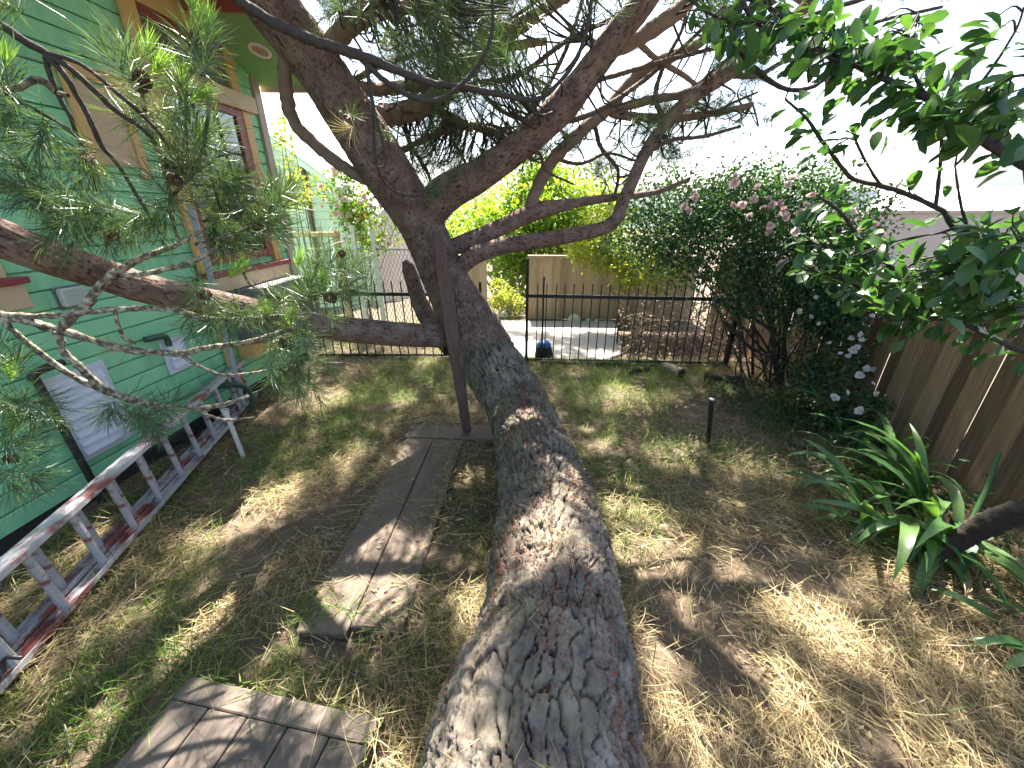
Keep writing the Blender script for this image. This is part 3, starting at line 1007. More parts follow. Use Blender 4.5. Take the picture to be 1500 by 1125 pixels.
wk = thing('board_walk', (-.85, 2.2, 0), 'grey wooden board walk left of the fallen trunk', 'boardwalk')
plank('plank', -1.11, -0.865, 1.22, 3.0, .0, .045, 'walk_wood', wk)
plank('plank', -0.859, -0.60, 1.26, 2.995, -.002, .043, 'walk_wood', wk)
plank('cross_plank', -1.13, -0.33, 3.006, 3.25, .0, .05, 'walk_wood', wk)
dk = thing('deck_platform', (-1.0, .6, 0), 'low wooden platform of planks at the lower left', 'platform')
c0, c1 = on_z(280, 990, .13), on_z(556, 1052, .13)
dx_ = norm((c1 - c0) * (1, 1, 0))
dy_ = np.array([-dx_[1], dx_[0], 0])
Wd = np.linalg.norm(c1 - c0)
Rm = Matrix((Vector(dx_), Vector(dy_), Vector((0, 0, 1)))).transposed().to_4x4()
pw = 0.172
x_ = 0.0
k = 0
while x_ < Wd - .02:
    w = min(pw, Wd - x_)
    q = MB()
    q.box((x_ + .003, -1.3, .085), (x_ + w - .003, -.088, .13), Matrix.Translation((c0[0], c0[1], random.uniform(-.002, .002))) @ Rm)
    bevel(q.build('plank', M['deck_wood'], dk), .004)
    x_ += pw
q = MB()
q.box((0, -.084, .084), (Wd, 0, .133), Matrix.Translation((c0[0], c0[1], 0)) @ Rm)
bevel(q.build('edge_board', M['deck_wood'], dk), .005)
q = MB()
q.box((0.012, -1.3, 0), (Wd - .012, -.012, .083), Matrix.Translation((c0[0], c0[1], 0)) @ Rm)
q.build('frame', M['deck_wood'], dk)

# ================================================================== THE LEANING PINE
pine = thing('pine_tree', (0.0, 0.8, 0), 'large pine with leaning trunk lying along the ground then rising left', 'tree')


def trunk_points():
    rows = [(np.array([0.06, 0.10, 0.10]), 0.44), (on_z(778, 1125, .25), .365), (on_z(806, 950, .28), .315), (on_z(806, 800, .29), .305), (on_z(793, 700, .29), .303), (on_z(764, 610, .33), .30), (on_y(727, 545, 3.22), .295),
            (on_y(694, 485, 3.50), .285), (on_y(655, 415, 3.63), .262), (on_y(617, 330, 3.62), .235), (on_y(558, 238, 3.50), .245), (on_y(500, 150, 3.36), .215), (on_y(450, 75, 3.22), .20), (on_y(392, 0, 3.05), .195), (on_y(330, -110, 2.9), .18), (on_y(290, -240, 2.8), .14)]
    return [np.append(p, r * (0.95 if i < 4 else 0.86 if i < 8 else 0.78)) for i, (p, r) in enumerate(rows)]


TP = smooth_path(trunk_points(), step=0.0065)
TP[:, 3] = np.convolve(np.pad(TP[:, 3], 20, mode='edge'), np.ones(41) / 41, 'valid')


def bark_tube(P, sides, cellw, cellh, depth, seed, name, mat, lump=0.03):
    pts, rad = P[:, :3], P[:, 3]
    m = len(pts)
    T = norm(np.gradient(pts, axis=0))
    n = np.cross(T[0], (0.1, 0.2, 1.0)); n /= np.linalg.norm(n)
    N, Bn = [], []
    for i in range(m):
        n = n - T[i] * np.dot(n, T[i]); n /= np.linalg.norm(n)
        N.append(n); Bn.append(np.cross(T[i], n))
    N, Bn = np.array(N), np.array(Bn)
    s = np.concatenate([[0], np.cumsum(np.linalg.norm(np.diff(pts, axis=0), axis=1))])
    th = np.linspace(0, 2 * math.pi, sides, endpoint=False)
    S, TH = np.meshgrid(s, th, indexing='ij')
    Rr = np.repeat(rad[:, None], sides, 1)
    dirs = N[:, None, :] * np.cos(TH)[..., None] + Bn[:, None, :] * np.sin(TH)[..., None]
    P0 = pts[:, None, :] + dirs * Rr[..., None]
    Q = P0.reshape(-1, 3)
    lo = (fbm(Q * 2.3 + seed, 3) - .5) * 2
    w1 = (fbm(Q * 7 + 5 + seed, 3) - .5)
    w2 = (fbm(Q * 7 + 55 + seed, 3) - .5)
    nu = max(6, int(round(2 * math.pi * float(np.median(rad)) / cellw)))
    u = (TH.ravel() / (2 * math.pi)) * nu
    v = S.ravel() / cellh
    w3 = fbm(Q * 16 + 9 + seed, 3) - .5
    uu, vv = u + w1 * 1.9 + w3 * 1.0, v + w2 * 2.0 + w3 * .5
    e1, id1 = cells(np.mod(uu, nu), vv, nu, seed)
    e2, id2 = cells(np.mod(uu * 2.0 + w3 * 1.4, nu * 2), vv * 2.6 + w1 * 2, nu * 2, seed + 3)
    crk = fbm(Q * 9 + 31 + seed, 2)                      # cracks open and close along their length
    p1 = sstep(0.0, 0.05 + .09 * crk, e1)
    p2 = sstep(0.0, 0.07, e2) * sstep(.62, .35, crk) + sstep(.35, .62, crk)
    p2 = np.clip(p2, 0, 1)
    fl = fbm(Q * 20 + seed, 3)
    flake = np.floor(fl * 10 + .8 * (fbm(Q * 70, 2) - .5)) / 10 - .5
    fine = fbm(Q * 75, 3) - .5
    tilt = (np.mod(uu, 1) - .5)
    plate = np.clip(p1 * (0.45 + .55 * p2), 0, 1)
    dep = depth(S.ravel()) if callable(depth) else depth
    fl2 = fbm(Q * 42 + 7 + seed, 3)
    flake2 = np.floor(fl2 * 7 + .5 * fine) / 7 - .5
    h = dep * (p1 * 0.60 + p2 * p1 * .16 + (id1 - .5) * .30 * p1 + (id2 - .5) * .12 * p1 + flake * .8 * p1 + flake2 * .40 - .45) + lo * lump * (Rr.ravel() / .3) + fine * dep * .45
    V = Q + dirs.reshape(-1, 3) * h[:, None]
    mbb = MB()
    i, k = np.meshgrid(np.arange(m - 1), np.arange(sides), indexing='ij')
    k2 = (k + 1) % sides
    mbb.add(V, np.stack([i * sides + k, i * sides + k2, (i + 1) * sides + k2, (i + 1) * sides + k], -1).reshape(-1, 4))
    o = mbb.build(name, mat, pine, True)
    at = o.data.attributes.new('plate', 'FLOAT', 'POINT')
    at.data.foreach_set('value', plate.astype(np.float32))
    return o, V, dirs.reshape(-1, 3)


sarr = np.concatenate([[0], np.cumsum(np.linalg.norm(np.diff(TP[:, :3], axis=0), axis=1))])
icut = int(np.argmin(np.abs(sarr - (3.55))))
bot, BV, BN = bark_tube(TP[:icut + 1], 420, 0.043, 0.17, lambda s: np.interp(s, [0, 3.0, 3.6], [0.043, .038, .027]), 3, 'trunk', M['bark'], 0.035)
up, _, _ = bark_tube(TP[icut - 6:], 250, 0.024, 0.13, lambda s: np.interp(s, [0, .5, 3], [0.028, .018, .013]), 9, 'upper_trunk', M['bark_up'], 0.018)

limb_paths = []


def limb(pts, name='limb', mat='bark_limb', sides=10, parent=pine, keep=True, wob=.06, depth=None, smooth=True):
    """pts rows: px, py, Y, width in px -> tube"""
    rows = []
    for px_, py_, y_, w_ in pts:
        p = on_y(px_, py_, y_)
        _, _, dpt = project(p)
        rows.append(np.append(p, 0.5 * w_ / FPX * dpt[0]))
    R = smooth_path(rows, step=.012 if mat.startswith('twig') else .03)
    R[:, 3] *= 1 + .30 * (fbm(R[:, :3] * 42, 2) - .5)
    q = MB()
    q.tube(R[:, :3] + RNG.normal(0, 1, (len(R), 3)) * (R[:, 3:4] * .06), R[:, 3], sides, wob=wob, seed=abs(int(pts[0][0])))
    o = q.build(name, M[mat], parent, smooth)
    if keep:
        limb_paths.append(R)
    return o


def big_limb(pts, cellw, cellh, dep, seed, step=.012, sides=90):
    rows = []
    for px_, py_, y_, w_ in pts:
        p = on_y(px_, py_, y_)
        _, _, dpt = project(p)
        rows.append(np.append(p, 0.5 * w_ / FPX * dpt[0]))
    R = smooth_path(rows, step=step)
    limb_paths.append(R[::4])
    return bark_tube(R, sides, cellw, cellh, dep, seed, 'limb', M['bark_up'], .012)[0]


big_limb([(615, 330, 3.65, 50), (652, 285, 3.55, 50), (700, 258, 3.5, 44), (760, 215, 3.45, 40), (820, 160, 3.4, 44), (860, 110, 3.35, 38), (905, 50, 3.3, 36), (945, 0, 3.25, 34), (990, -70, 3.2, 32)], .024, .10, .009, 21)
big_limb([(705, 475, 3.55, 30), (665, 490, 3.45, 33), (610, 491, 3.2, 34), (540, 486, 2.9, 36), (470, 478, 2.65, 36), (400, 462, 2.45, 37), (300, 442, 2.15, 40), (220, 424, 1.95, 42), (130, 395, 1.75, 46), (60, 372, 1.6, 50), (-10, 345, 1.5, 54), (-90, 315, 1.4, 56)], .028, .12, .008, 25)
big_limb([(640, 370, 3.6, 22), (690, 352, 3.75, 24), (740, 330, 3.85, 23), (785, 310, 3.9, 24), (840, 298, 4.0, 14), (890, 290, 4.1, 11), (960, 282, 4.2, 7), (1010, 262, 4.3, 5)], .022, .09, .005, 41, .014, 40)
limb([(772, 318, 3.88, 20), (785, 280, 3.9, 19), (812, 232, 3.95, 18), (860, 185, 4.0, 18), (890, 160, 4.05, 18), (925, 120, 4.1, 17), (965, 92, 4.15, 16), (1010, 72, 4.2, 14), (1040, 50, 4.25, 12), (1090, 0, 4.3, 10)])
limb([(890, 162, 4.05, 13), (960, 145, 4.1, 12), (1010, 135, 4.15, 12), (1060, 95, 4.2, 10), (1110, 60, 4.25, 8)])
limb([(895, 165, 4.05, 13), (940, 172, 4.1, 12), (1000, 172, 4.15, 11), (1050, 165, 4.2, 9), (1103, 153, 4.25, 7)])
big_limb([(650, 420, 3.6, 22), (690, 378, 3.62, 25), (740, 360, 3.65, 23), (830, 346, 3.7, 21), (895, 328, 3.75, 19), (915, 290, 3.8, 18), (945, 225, 3.85, 17), (975, 180, 3.9, 17), (1010, 145, 3.9, 18), (1060, 110, 3.9, 22), (1100, 80, 3.9, 22), (1150, 40, 3.9, 18), (1190, 0, 3.9, 16)], .022, .09, .005, 43, .014, 44)
limb([(475, 80, 3.3, 30), (500, 45, 3.2, 26), (545, 0, 3.1, 24), (590, -60, 3.0, 22)])
limb([(495, 60, 3.4, 22), (540, 25, 3.6, 20), (610, 5, 3.7, 18), (680, -30, 3.8, 16)])
limb([(550, 170, 3.6, 26), (590, 165, 3.9, 28), (640, 145, 4.1, 30), (680, 100, 4.3, 26), (730, 60, 4.5, 22), (790, 20, 4.7, 18), (850, -20, 4.9, 15)])
limb([(500, 130, 3.5, 20), (560, 130, 3.8, 18), (640, 120, 4.2, 15), (720, 75, 4.5, 14), (800, 60, 4.7, 10)])
limb([(620, 150, 4.1, 12), (680, 180, 4.3, 11), (740, 200, 4.4, 9), (780, 235, 4.45, 6)])
limb([(545, 268, 3.55, 16), (500, 243, 3.5, 17), (465, 215, 3.45, 17), (432, 180, 3.4, 18), (418, 130, 3.3, 20), (418, 85, 3.2, 20), (425, 40, 3.15, 16)], sides=12)
_lp = len(limb_paths)
o = big_limb([(665, 505, 3.65, 40), (625, 462, 3.85, 26), (610, 428, 3.95, 21), (601, 400, 3.98, 20), (597, 390, 3.98, 15), (592, 382, 3.98, 6)], .03, .07, .016, 61, .012, 70)
o.name = 'limb_stub'
del limb_paths[_lp:]
limb([(862, 60, 3.32, 12), (900, 75, 3.5, 16), (960, 40, 3.6, 22), (1000, 10, 3.7, 22), (1030, -20, 3.8, 20)])
limb([(930, 58, 3.6, 8), (960, 85, 3.8, 8), (1000, 110, 4.0, 7), (1040, 140, 4.1, 5)])
for rows in (
    [(720, 245, 3.5, 9), (760, 190, 3.7, 8), (800, 130, 3.9, 7), (830, 70, 4.1, 6), (850, 10, 4.3, 5), (860, -30, 4.4, 4)],
    [(800, 185, 3.42, 8), (870, 165, 3.6, 8), (940, 120, 3.8, 7), (1010, 60, 4.0, 6), (1060, 10, 4.1, 5)],
    [(850, 125, 3.36, 8), (920, 105, 3.6, 7), (990, 85, 3.8, 6), (1060, 70, 4.0, 5), (1120, 75, 4.1, 4)],
    [(640, 145, 4.1, 9), (690, 125, 4.3, 9), (760, 110, 4.5, 8), (830, 60, 4.7, 7), (900, 25, 4.9, 6), (960, -20, 5.0, 5)],
    [(690, 95, 4.3, 8), (710, 140, 4.4, 7), (750, 170, 4.5, 6), (800, 180, 4.6, 5), (850, 210, 4.6, 4)],
    [(945, 225, 3.85, 7), (985, 205, 3.9, 6), (1030, 200, 3.95, 5), (1085, 185, 4.0, 4)],
    [(975, 180, 3.9, 8), (960, 140, 4.0, 7), (975, 90, 4.1, 6), (1000, 40, 4.2, 5), (1010, -20, 4.3, 4)],
    [(812, 232, 3.95, 6), (850, 240, 4.0, 5), (890, 225, 4.05, 4), (930, 235, 4.1, 3)],
    [(870, 175, 4.02, 7), (880, 215, 4.05, 6), (905, 250, 4.1, 5), (900, 290, 4.1, 4)],
    [(590, 165, 3.9, 7), (600, 210, 4.0, 6), (625, 250, 4.1, 5), (640, 300, 4.1, 4)],
    [(640, 145, 4.1, 6), (655, 190, 4.15, 5), (680, 235, 4.2, 4), (690, 270, 4.2, 3)],
    [(545, 0, 3.1, 10), (620, 20, 3.4, 9), (700, 15, 3.7, 8), (780, -20, 3.9, 6)],
    [(500, 130, 3.5, 8), (560, 95, 3.8, 8), (630, 75, 4.1, 7), (700, 55, 4.4, 6), (760, 20, 4.6, 5), (800, -10, 4.7, 4)],
    [(560, 238, 3.5, 10), (600, 215, 3.9, 9), (660, 190, 4.2, 8), (720, 185, 4.4, 6), (760, 200, 4.5, 4)],
    [(1060, 110, 3.9, 8), (1110, 110, 4.0, 7), (1150, 90, 4.1, 6), (1200, 85, 4.2, 4)],
    [(1010, 145, 3.9, 6), (1040, 165, 3.95, 5), (1075, 150, 4.0, 4), (1110, 135, 4.05, 3)],
    [(760, 215, 3.45, 6), (790, 225, 3.6, 5), (800, 250, 3.7, 4), (840, 270, 3.8, 3)],
):
    limb(rows, mat='twig_brown', sides=8, wob=.12)
# dark nearer twigs hanging from the crown
limb([(300, -60, 1.7, 16), (350, 0, 1.75, 15), (400, 32, 1.8, 15), (460, 60, 1.85, 15), (530, 82, 1.9, 14), (585, 105, 1.95, 11), (635, 122, 2.0, 10), (690, 130, 2.0, 9), (740, 140, 2.05, 8), (785, 146, 2.1, 7), (815, 125, 2.1, 6), (845, 85, 2.1, 6), (862, 30, 2.1, 6), (868, -20, 2.1, 5)], name='branch', mat='twig_dark')
limb([(525, 82, 1.9, 9), (560, 115, 1.92, 8), (600, 140, 1.95, 8), (640, 147, 1.95, 7), (680, 120, 1.95, 6), (712, 75, 1.95, 5), (722, 35, 1.95, 5), (720, -10, 1.95, 4)], name='branch', mat='twig_dark')
limb([(535, 85, 1.9, 7), (542, 130, 1.9, 6), (550, 170, 1.9, 5), (562, 215, 1.9, 4), (552, 228, 1.9, 4), (553, 245, 1.92, 3), (565, 240, 1.92, 3), (560, 215, 1.92, 3)], name='branch', mat='twig_dark')
limb([(545, 145, 1.92, 4), (552, 240, 1.95, 4), (570, 275, 2.1, 3), (600, 287, 2.2, 3), (615, 285, 2.25, 3), (640, 270, 2.3, 3)], name='branch', mat='twig_dark')
limb([(1095, -20, 1.7, 10), (1073, 20, 1.7, 10), (1080, 60, 1.72, 9), (1101, 96, 1.75, 8), (1133, 122, 1.78, 7), (1160, 132, 1.8, 6), (1190, 127, 1.82, 6), (1225, 103, 1.85, 6), (1265, 70, 1.9, 4)], name='branch', mat='twig_dark')
limb([(1060, -10, 1.75, 6), (1130, 5, 1.75, 9), (1165, 30, 1.78, 8), (1200, 46, 1.8, 7), (1240, 45, 1.85, 6), (1300, 28, 1.9, 5), (1380, 10, 1.95, 4)], name='branch', mat='twig_dark')
limb([(1085, 0, 1.7, 7), (1105, 30, 1.72, 6), (1130, 50, 1.75, 6), (1165, 30, 1.78, 5), (1220, 12, 1.8, 6), (1275, -5, 1.8, 6)], name='branch', mat='twig_dark')
# left foreground branches
S6 = 1 / 6.25
limb([(-80, 5, 1.2, 12), (0, 36, 1.25, 12), (32, 58, 1.27, 12), (64, 75, 1.3, 11), (72, 84, 1.3, 9)], name='branch', mat='twig_dark')
limb([(68, 78, 1.3, 7), (95, 85, 1.3, 6), (128, 100, 1.32, 6), (184, 147, 1.35, 6), (216, 176, 1.4, 5), (240, 205, 1.42, 5), (255, 245, 1.45, 4)], name='branch', mat='twig_dark')
limb([(70, 82, 1.3, 9), (96, 95, 1.3, 8), (120, 115, 1.32, 8), (160, 154, 1.36, 8), (178, 168, 1.38, 7), (215, 195, 1.42, 6), (250, 250, 1.5, 5)], name='branch', mat='twig_dark')
limb([(68, 84, 1.3, 8), (85, 98, 1.3, 8), (98, 115, 1.3, 8), (112, 140, 1.32, 7), (127, 165, 1.33, 7), (138, 190, 1.33, 7), (150, 215, 1.35, 6), (175, 245, 1.38, 5), (200, 285, 1.4, 5), (215, 310, 1.4, 4)], name='branch', mat='twig_dark')
limb([(67, 84, 1.3, 7), (70, 100, 1.3, 7), (78, 122, 1.3, 7), (88, 145, 1.3, 7), (105, 175, 1.3, 6), (115, 205, 1.32, 5), (130, 235, 1.33, 5), (140, 280, 1.35, 4)], name='branch', mat='twig_dark')
limb([(-30, 125, 1.2, 6), (20, 130, 1.22, 8), (50, 117, 1.25, 10), (68, 122, 1.28, 9), (82, 136, 1.3, 7), (100, 140, 1.3, 6)], name='branch', mat='twig_grey')
limb([(-20, 115, 1.2, 5), (20, 145, 1.2, 5), (60, 165, 1.22, 5), (100, 190, 1.25, 4), (125, 215, 1.25, 3)], name='branch', mat='twig_dark')
LICHEN = [
    [(-60, 452, 1.2, 10), (0, 460, 1.25, 10), (40, 463, 1.27, 9), (100, 461, 1.3, 8), (173, 453, 1.36, 8), (253, 453, 1.42, 8), (300, 467, 1.48, 8), (367, 467, 1.55, 7), (420, 462, 1.62, 5)],
    [(-60, 455, 1.2, 12), (0, 465, 1.25, 11), (40, 470, 1.27, 11), (77, 482, 1.3, 12), (110, 490, 1.32, 11), (150, 503, 1.36, 10), (193, 513, 1.4, 10), (230, 516, 1.43, 9), (270, 517, 1.47, 9), (300, 510, 1.5, 8), (367, 500, 1.56, 7), (430, 480, 1.6, 5)],
    [(0, 466, 1.25, 9), (20, 485, 1.25, 8), (50, 510, 1.27, 8), (100, 547, 1.3, 8), (150, 572, 1.34, 8)],
    [(84, 484, 1.3, 12), (88, 500, 1.3, 10), (95, 518, 1.3, 9), (127, 547, 1.32, 10), (145, 566, 1.34, 10), (167, 577, 1.36, 10), (200, 588, 1.38, 10), (233, 595, 1.42, 9), (290, 598, 1.47, 7), (330, 592, 1.5, 6), (365, 580, 1.55, 4)],
    [(87, 482, 1.3, 12), (105, 465, 1.31, 12), (127, 447, 1.33, 12), (142, 425, 1.35, 11), (163, 403, 1.37, 11), (185, 390, 1.4, 9), (213, 375, 1.43, 9), (240, 366, 1.46, 8), (263, 357, 1.48, 6), (300, 335, 1.5, 5)],
    [(160, 405, 1.37, 7), (190, 403, 1.4, 7), (217, 400, 1.43, 7), (255, 391, 1.46, 7), (290, 380, 1.5, 6), (320, 362, 1.53, 6), (335, 340, 1.55, 5)],
    [(168, 455, 1.36, 5), (173, 475, 1.36, 5), (180, 493, 1.37, 5), (198, 504, 1.39, 5)],
    [(352, 385, 1.56, 4), (358, 402, 1.56, 4), (367, 417, 1.57, 4), (395, 432, 1.58, 4), (430, 442, 1.6, 3)],
    [(262, 517, 1.46, 6), (280, 530, 1.47, 5), (300, 540, 1.49, 5), (333, 550, 1.52, 5), (390, 543, 1.56, 3)],
    [(285, 598, 1.47, 5), (305, 608, 1.48, 4), (330, 615, 1.5, 4), (370, 612, 1.53, 3)],
    [(263, 357, 1.48, 5), (255, 330, 1.48, 5), (250, 290, 1.48, 5), (238, 240, 1.46, 5), (220, 190, 1.43, 5), (210, 150, 1.41, 5), (206, 120, 1.4, 6)],
    [(250, 290, 1.48, 5), (285, 250, 1.5, 5), (300, 200, 1.5, 5), (306, 150, 1.5, 5), (304, 120, 1.5, 5), (290, 85, 1.48, 5), (286, 40, 1.47, 4)],
    [(285, 598 - 240, 1.5, 5), (320, 350, 1.53, 5), (370, 330, 1.58, 4), (400, 300, 1.6, 4)],
]
for rows in LICHEN:
    limb(rows, name='branch', mat='twig_grey', sides=9, wob=.22)

# lichen tufts on the pale branches (one part)
q = MB()
for rows in LICHEN[:6]:
    for k in range(70):
        i = random.randrange(len(rows) - 1)
        t = random.random()
        r_ = [rows[i][j] * (1 - t) + rows[i + 1][j] * t for j in range(4)]
        c = on_y(*r_[:3])
        for _ in range(7):
            d_ = norm(RNG.normal(0, 1, 3)) * random.uniform(.006, .018)
            s_ = norm(np.cross(d_, RNG.normal(0, 1, 3))) * .0022
            q.add([c - s_, c + s_, c + d_], [(0, 1, 2)])
q.build('lichen', M['lichen'], pine, kind='stuff')


# ---------------------------------------------------------------- needles
def needle_batch(cent, axes, n, L, w, amin, amax, shoot, rng, seg=1, droop=0.0):
    """n needles round each shoot; returns V, F"""
    cent, axes = np.asarray(cent, float), norm(axes)
    Mn = len(cent)
    a = np.repeat(axes, n, 0)
    c = np.repeat(cent, n, 0)
    rnd = norm(rng.normal(0, 1, (Mn * n, 3)))
    perp = norm(rnd - a * np.sum(rnd * a, 1, keepdims=True))
    u = rng.random(Mn * n)
    th = np.radians(amin + (amax - amin) * (1 - u) * rng.uniform(.7, 1.0, Mn * n) + rng.uniform(0, 10, Mn * n))
    d = a * np.cos(th)[:, None] + perp * np.sin(th)[:, None]
    base = c + a * (u * shoot)[:, None]
    LL = (L * rng.uniform(.7, 1.1, Mn * n))[:, None]
    side = norm(np.cross(d, rng.normal(0, 1, (Mn * n, 3)))) * (w / 2)
    if seg == 1:
        V = np.stack([base - side, base + side, base + d * LL + np.array([0, 0, -droop])], 1).reshape(-1, 3)
        F = np.arange(len(V)).reshape(-1, 3)
        return V, F
    mid = base + d * LL * .55
    tip = base + d * LL + np.array([0, 0, -droop]) + rng.normal(0, .004, (Mn * n, 3))
    V = np.stack([base - side * .8, base + side * .8, mid + side, mid - side, tip], 1).reshape(-1, 3)
    i = np.arange(Mn * n) * 5
    return V, (np.stack([i, i + 1, i + 2, i + 3], 1), np.stack([i + 3, i + 2, i + 4], 1))


cl_mesh, cl_new, cl_dry = [], [], []
for k in range(6):
    r_ = np.random.default_rng(100 + k)
    q = MB()
    V, (Fq, Ft) = needle_batch([(0, 0, -.02)], [(0, 0, 1)], 62, 0.118, 0.0019, 12, 90, 0.075, r_, 2, .012)
    q.add(V, Fq)
    q.f.append(Ft)
    cl_mesh.append(q.data('needle_cluster', M['needle']))
for k in range(3):
    r_ = np.random.default_rng(140 + k)
    q = MB()
    V, (Fq, Ft) = needle_batch([(0, 0, 0)], [(0, 0, 1)], 64, 0.085, 0.0022, 4, 34, 0.04, r_, 2, 0)
    q.add(V, Fq)
    q.f.append(Ft)
    cl_new.append(q.data('needle_cluster', M['needle_new']))
for k in range(2):
    r_ = np.random.default_rng(150 + k)
    q = MB()
    V, (Fq, Ft) = needle_batch([(0, 0, 0)], [(0, 0, 1)], 34, 0.12, 0.0018, 10, 100, 0.04, r_, 2, .01)
    q.add(V, Fq)
    q.f.append(Ft)
    cl_dry.append(q.data('needle_cluster', M['needle_dry']))


def px_axis(dx, dy, toward=0.0):
    return norm(_r * dx - _u * dy - _f * toward)


# foreground clumps: px, py, Y, axis (dx, dy), spread px, count
CL = [(205, 118, 1.40, 0, -1, 16, 5), (290, 75, 1.48, 0, -1, 18, 4), (300, 105, 1.50, .4, -1, 16, 3), (262, 155, 1.47, .2, -1, 20, 6), (235, 205, 1.45, -.3, -1, 22, 6), (285, 215, 1.50, .4, -.7, 25, 8),
      (210, 160, 1.42, -.6, -.4, 20, 5), (255, 265, 1.47, 0, -.3, 32, 12), (300, 270, 1.52, .5, -.3, 30, 10), (345, 285, 1.56, .6, -.5, 25, 8), (385, 300, 1.60, .7, -.7, 20, 9), (378, 335, 1.6, .8, .1, 20, 7),
      (330, 330, 1.55, .3, .4, 26, 9), (230, 310, 1.46, -.3, .5, 26, 9), (180, 330, 1.42, -.4, .5, 26, 8), (140, 300, 1.37, -.7, .2, 26, 9), (75, 285, 1.3, -1, -.2, 24, 9), (40, 275, 1.28, -1, -.3, 14, 4), (110, 335, 1.34, -.6, .6, 22, 5),
      (128, 232, 1.33, -.2, .9, 14, 5), (65, 182, 1.26, -.1, 1, 10, 3), (20, 150, 1.22, -1, .2, 14, 5), (8, 118, 1.2, -.6, -.6, 12, 5), (10, 12, 1.2, -1, -.2, 10, 3),
      (300, 425, 1.5, .2, .8, 22, 5), (330, 460, 1.52, .3, .5, 20, 4), (300, 470, 1.5, .1, 1, 16, 4), (360, 460, 1.55, 1, 0, 22, 6), (425, 495, 1.6, .2, .2, 34, 14), (415, 540, 1.6, 0, .9, 24, 8), (455, 545, 1.63, .7, .6, 24, 7), (440, 440, 1.63, .3, -.8, 24, 9),
      (485, 440, 1.68, .9, -.2, 24, 9), (500, 405, 1.7, .5, -.8, 22, 7), (470, 390, 1.68, 0, -1, 22, 6), (420, 460, 1.6, -.3, -.6, 20, 7), (200, 600, 1.38, .8, .7, 20, 7), (180, 590, 1.36, .2, 1, 14, 4), (245, 600, 1.42, 1, .3, 14, 3),
      (15, 540, 1.12, .3, -1, 16, 4), (10, 595, 1.1, .6, .3, 16, 5), (18, 655, 1.08, .5, -.4, 16, 5), (15, 690, 1.06, .7, .6, 16, 5), (60, 610, 1.15, 1, .2, 12, 3), (520, 170, 3.0, -.6, .2, 6, 1), (640, 285, 3.2, .1, -1, 18, 5), (660, 262, 3.2, .4, -.8, 14, 3)]
near_c, near_a = [], []
count = 0
for (px_, py_, y_, dx, dy, sp, n) in CL:
    for k in range(max(1, round(n * .74))):
        a_, r_ = random.uniform(0, 2 * math.pi), sp * 1.1 * math.sqrt(random.random())
        p = on_y(px_ + r_ * math.cos(a_), py_ + r_ * math.sin(a_), y_ + random.gauss(0, .06))
        ax = norm(px_axis(dx, dy, random.uniform(-.4, .5)) + RNG.normal(0, .35, 3))
        sc_ = random.uniform(.85, 1.3)
        place('needle_cluster', random.choice(cl_mesh), pine, Matrix.Translation(p) @ frame_to(ax, random.uniform(0, 6)) @ Matrix.Scale(sc_, 4))
        count += 1
        near_c.append(p); near_a.append(ax)
for (px_, py_, y_, dx, dy) in [(215, 88, 1.40, .15, -1), (222, 108, 1.40, .8, -.8), (284, 20, 1.47, 0, -1), (300, 60, 1.48, .25, -1), (292, 40, 1.48, .1, -1), (268, 140, 1.46, .1, -1), (276, 148, 1.46, .9, -.4), (300, 222, 1.5, 0, -1), (435, 395, 1.6, .3, -1), (335, 408, 1.52, .7, -.7), (15, 560, 1.12, .1, -1), (470, 425, 1.62, .2, -1), (395, 470, 1.58, -.1, -1), (425, 480, 1.58, .2, -1), (18, 640, 1.08, .1, -1), (15, 280, 1.27, -.6, -.4), (8, 105, 1.18, .1, -1)]:
    place('needle_cluster', random.choice(cl_new), pine, Matrix.Translation(on_y(px_, py_, y_)) @ frame_to(px_axis(dx, dy, .1), random.uniform(0, 6)) @ Matrix.Scale(random.uniform(.8, 1.1), 4))['label'] = 'pale green new growth'
for (px_, py_, y_, dx, dy) in [(195, 512, 1.40, -1, .1), (215, 595, 1.4, -.6, .5), (520, 185, 2.0, -.6, .3), (205, 130, 1.4, -1, -.1), (240, 160, 1.44, -1, .1), (290, 230, 1.46, -1, .3)]:
    place('needle_cluster', random.choice(cl_dry), pine, Matrix.Translation(on_y(px_, py_, y_)) @ frame_to(px_axis(dx, dy, .1), random.uniform(0, 6)))['label'] = 'yellowed dry needles'

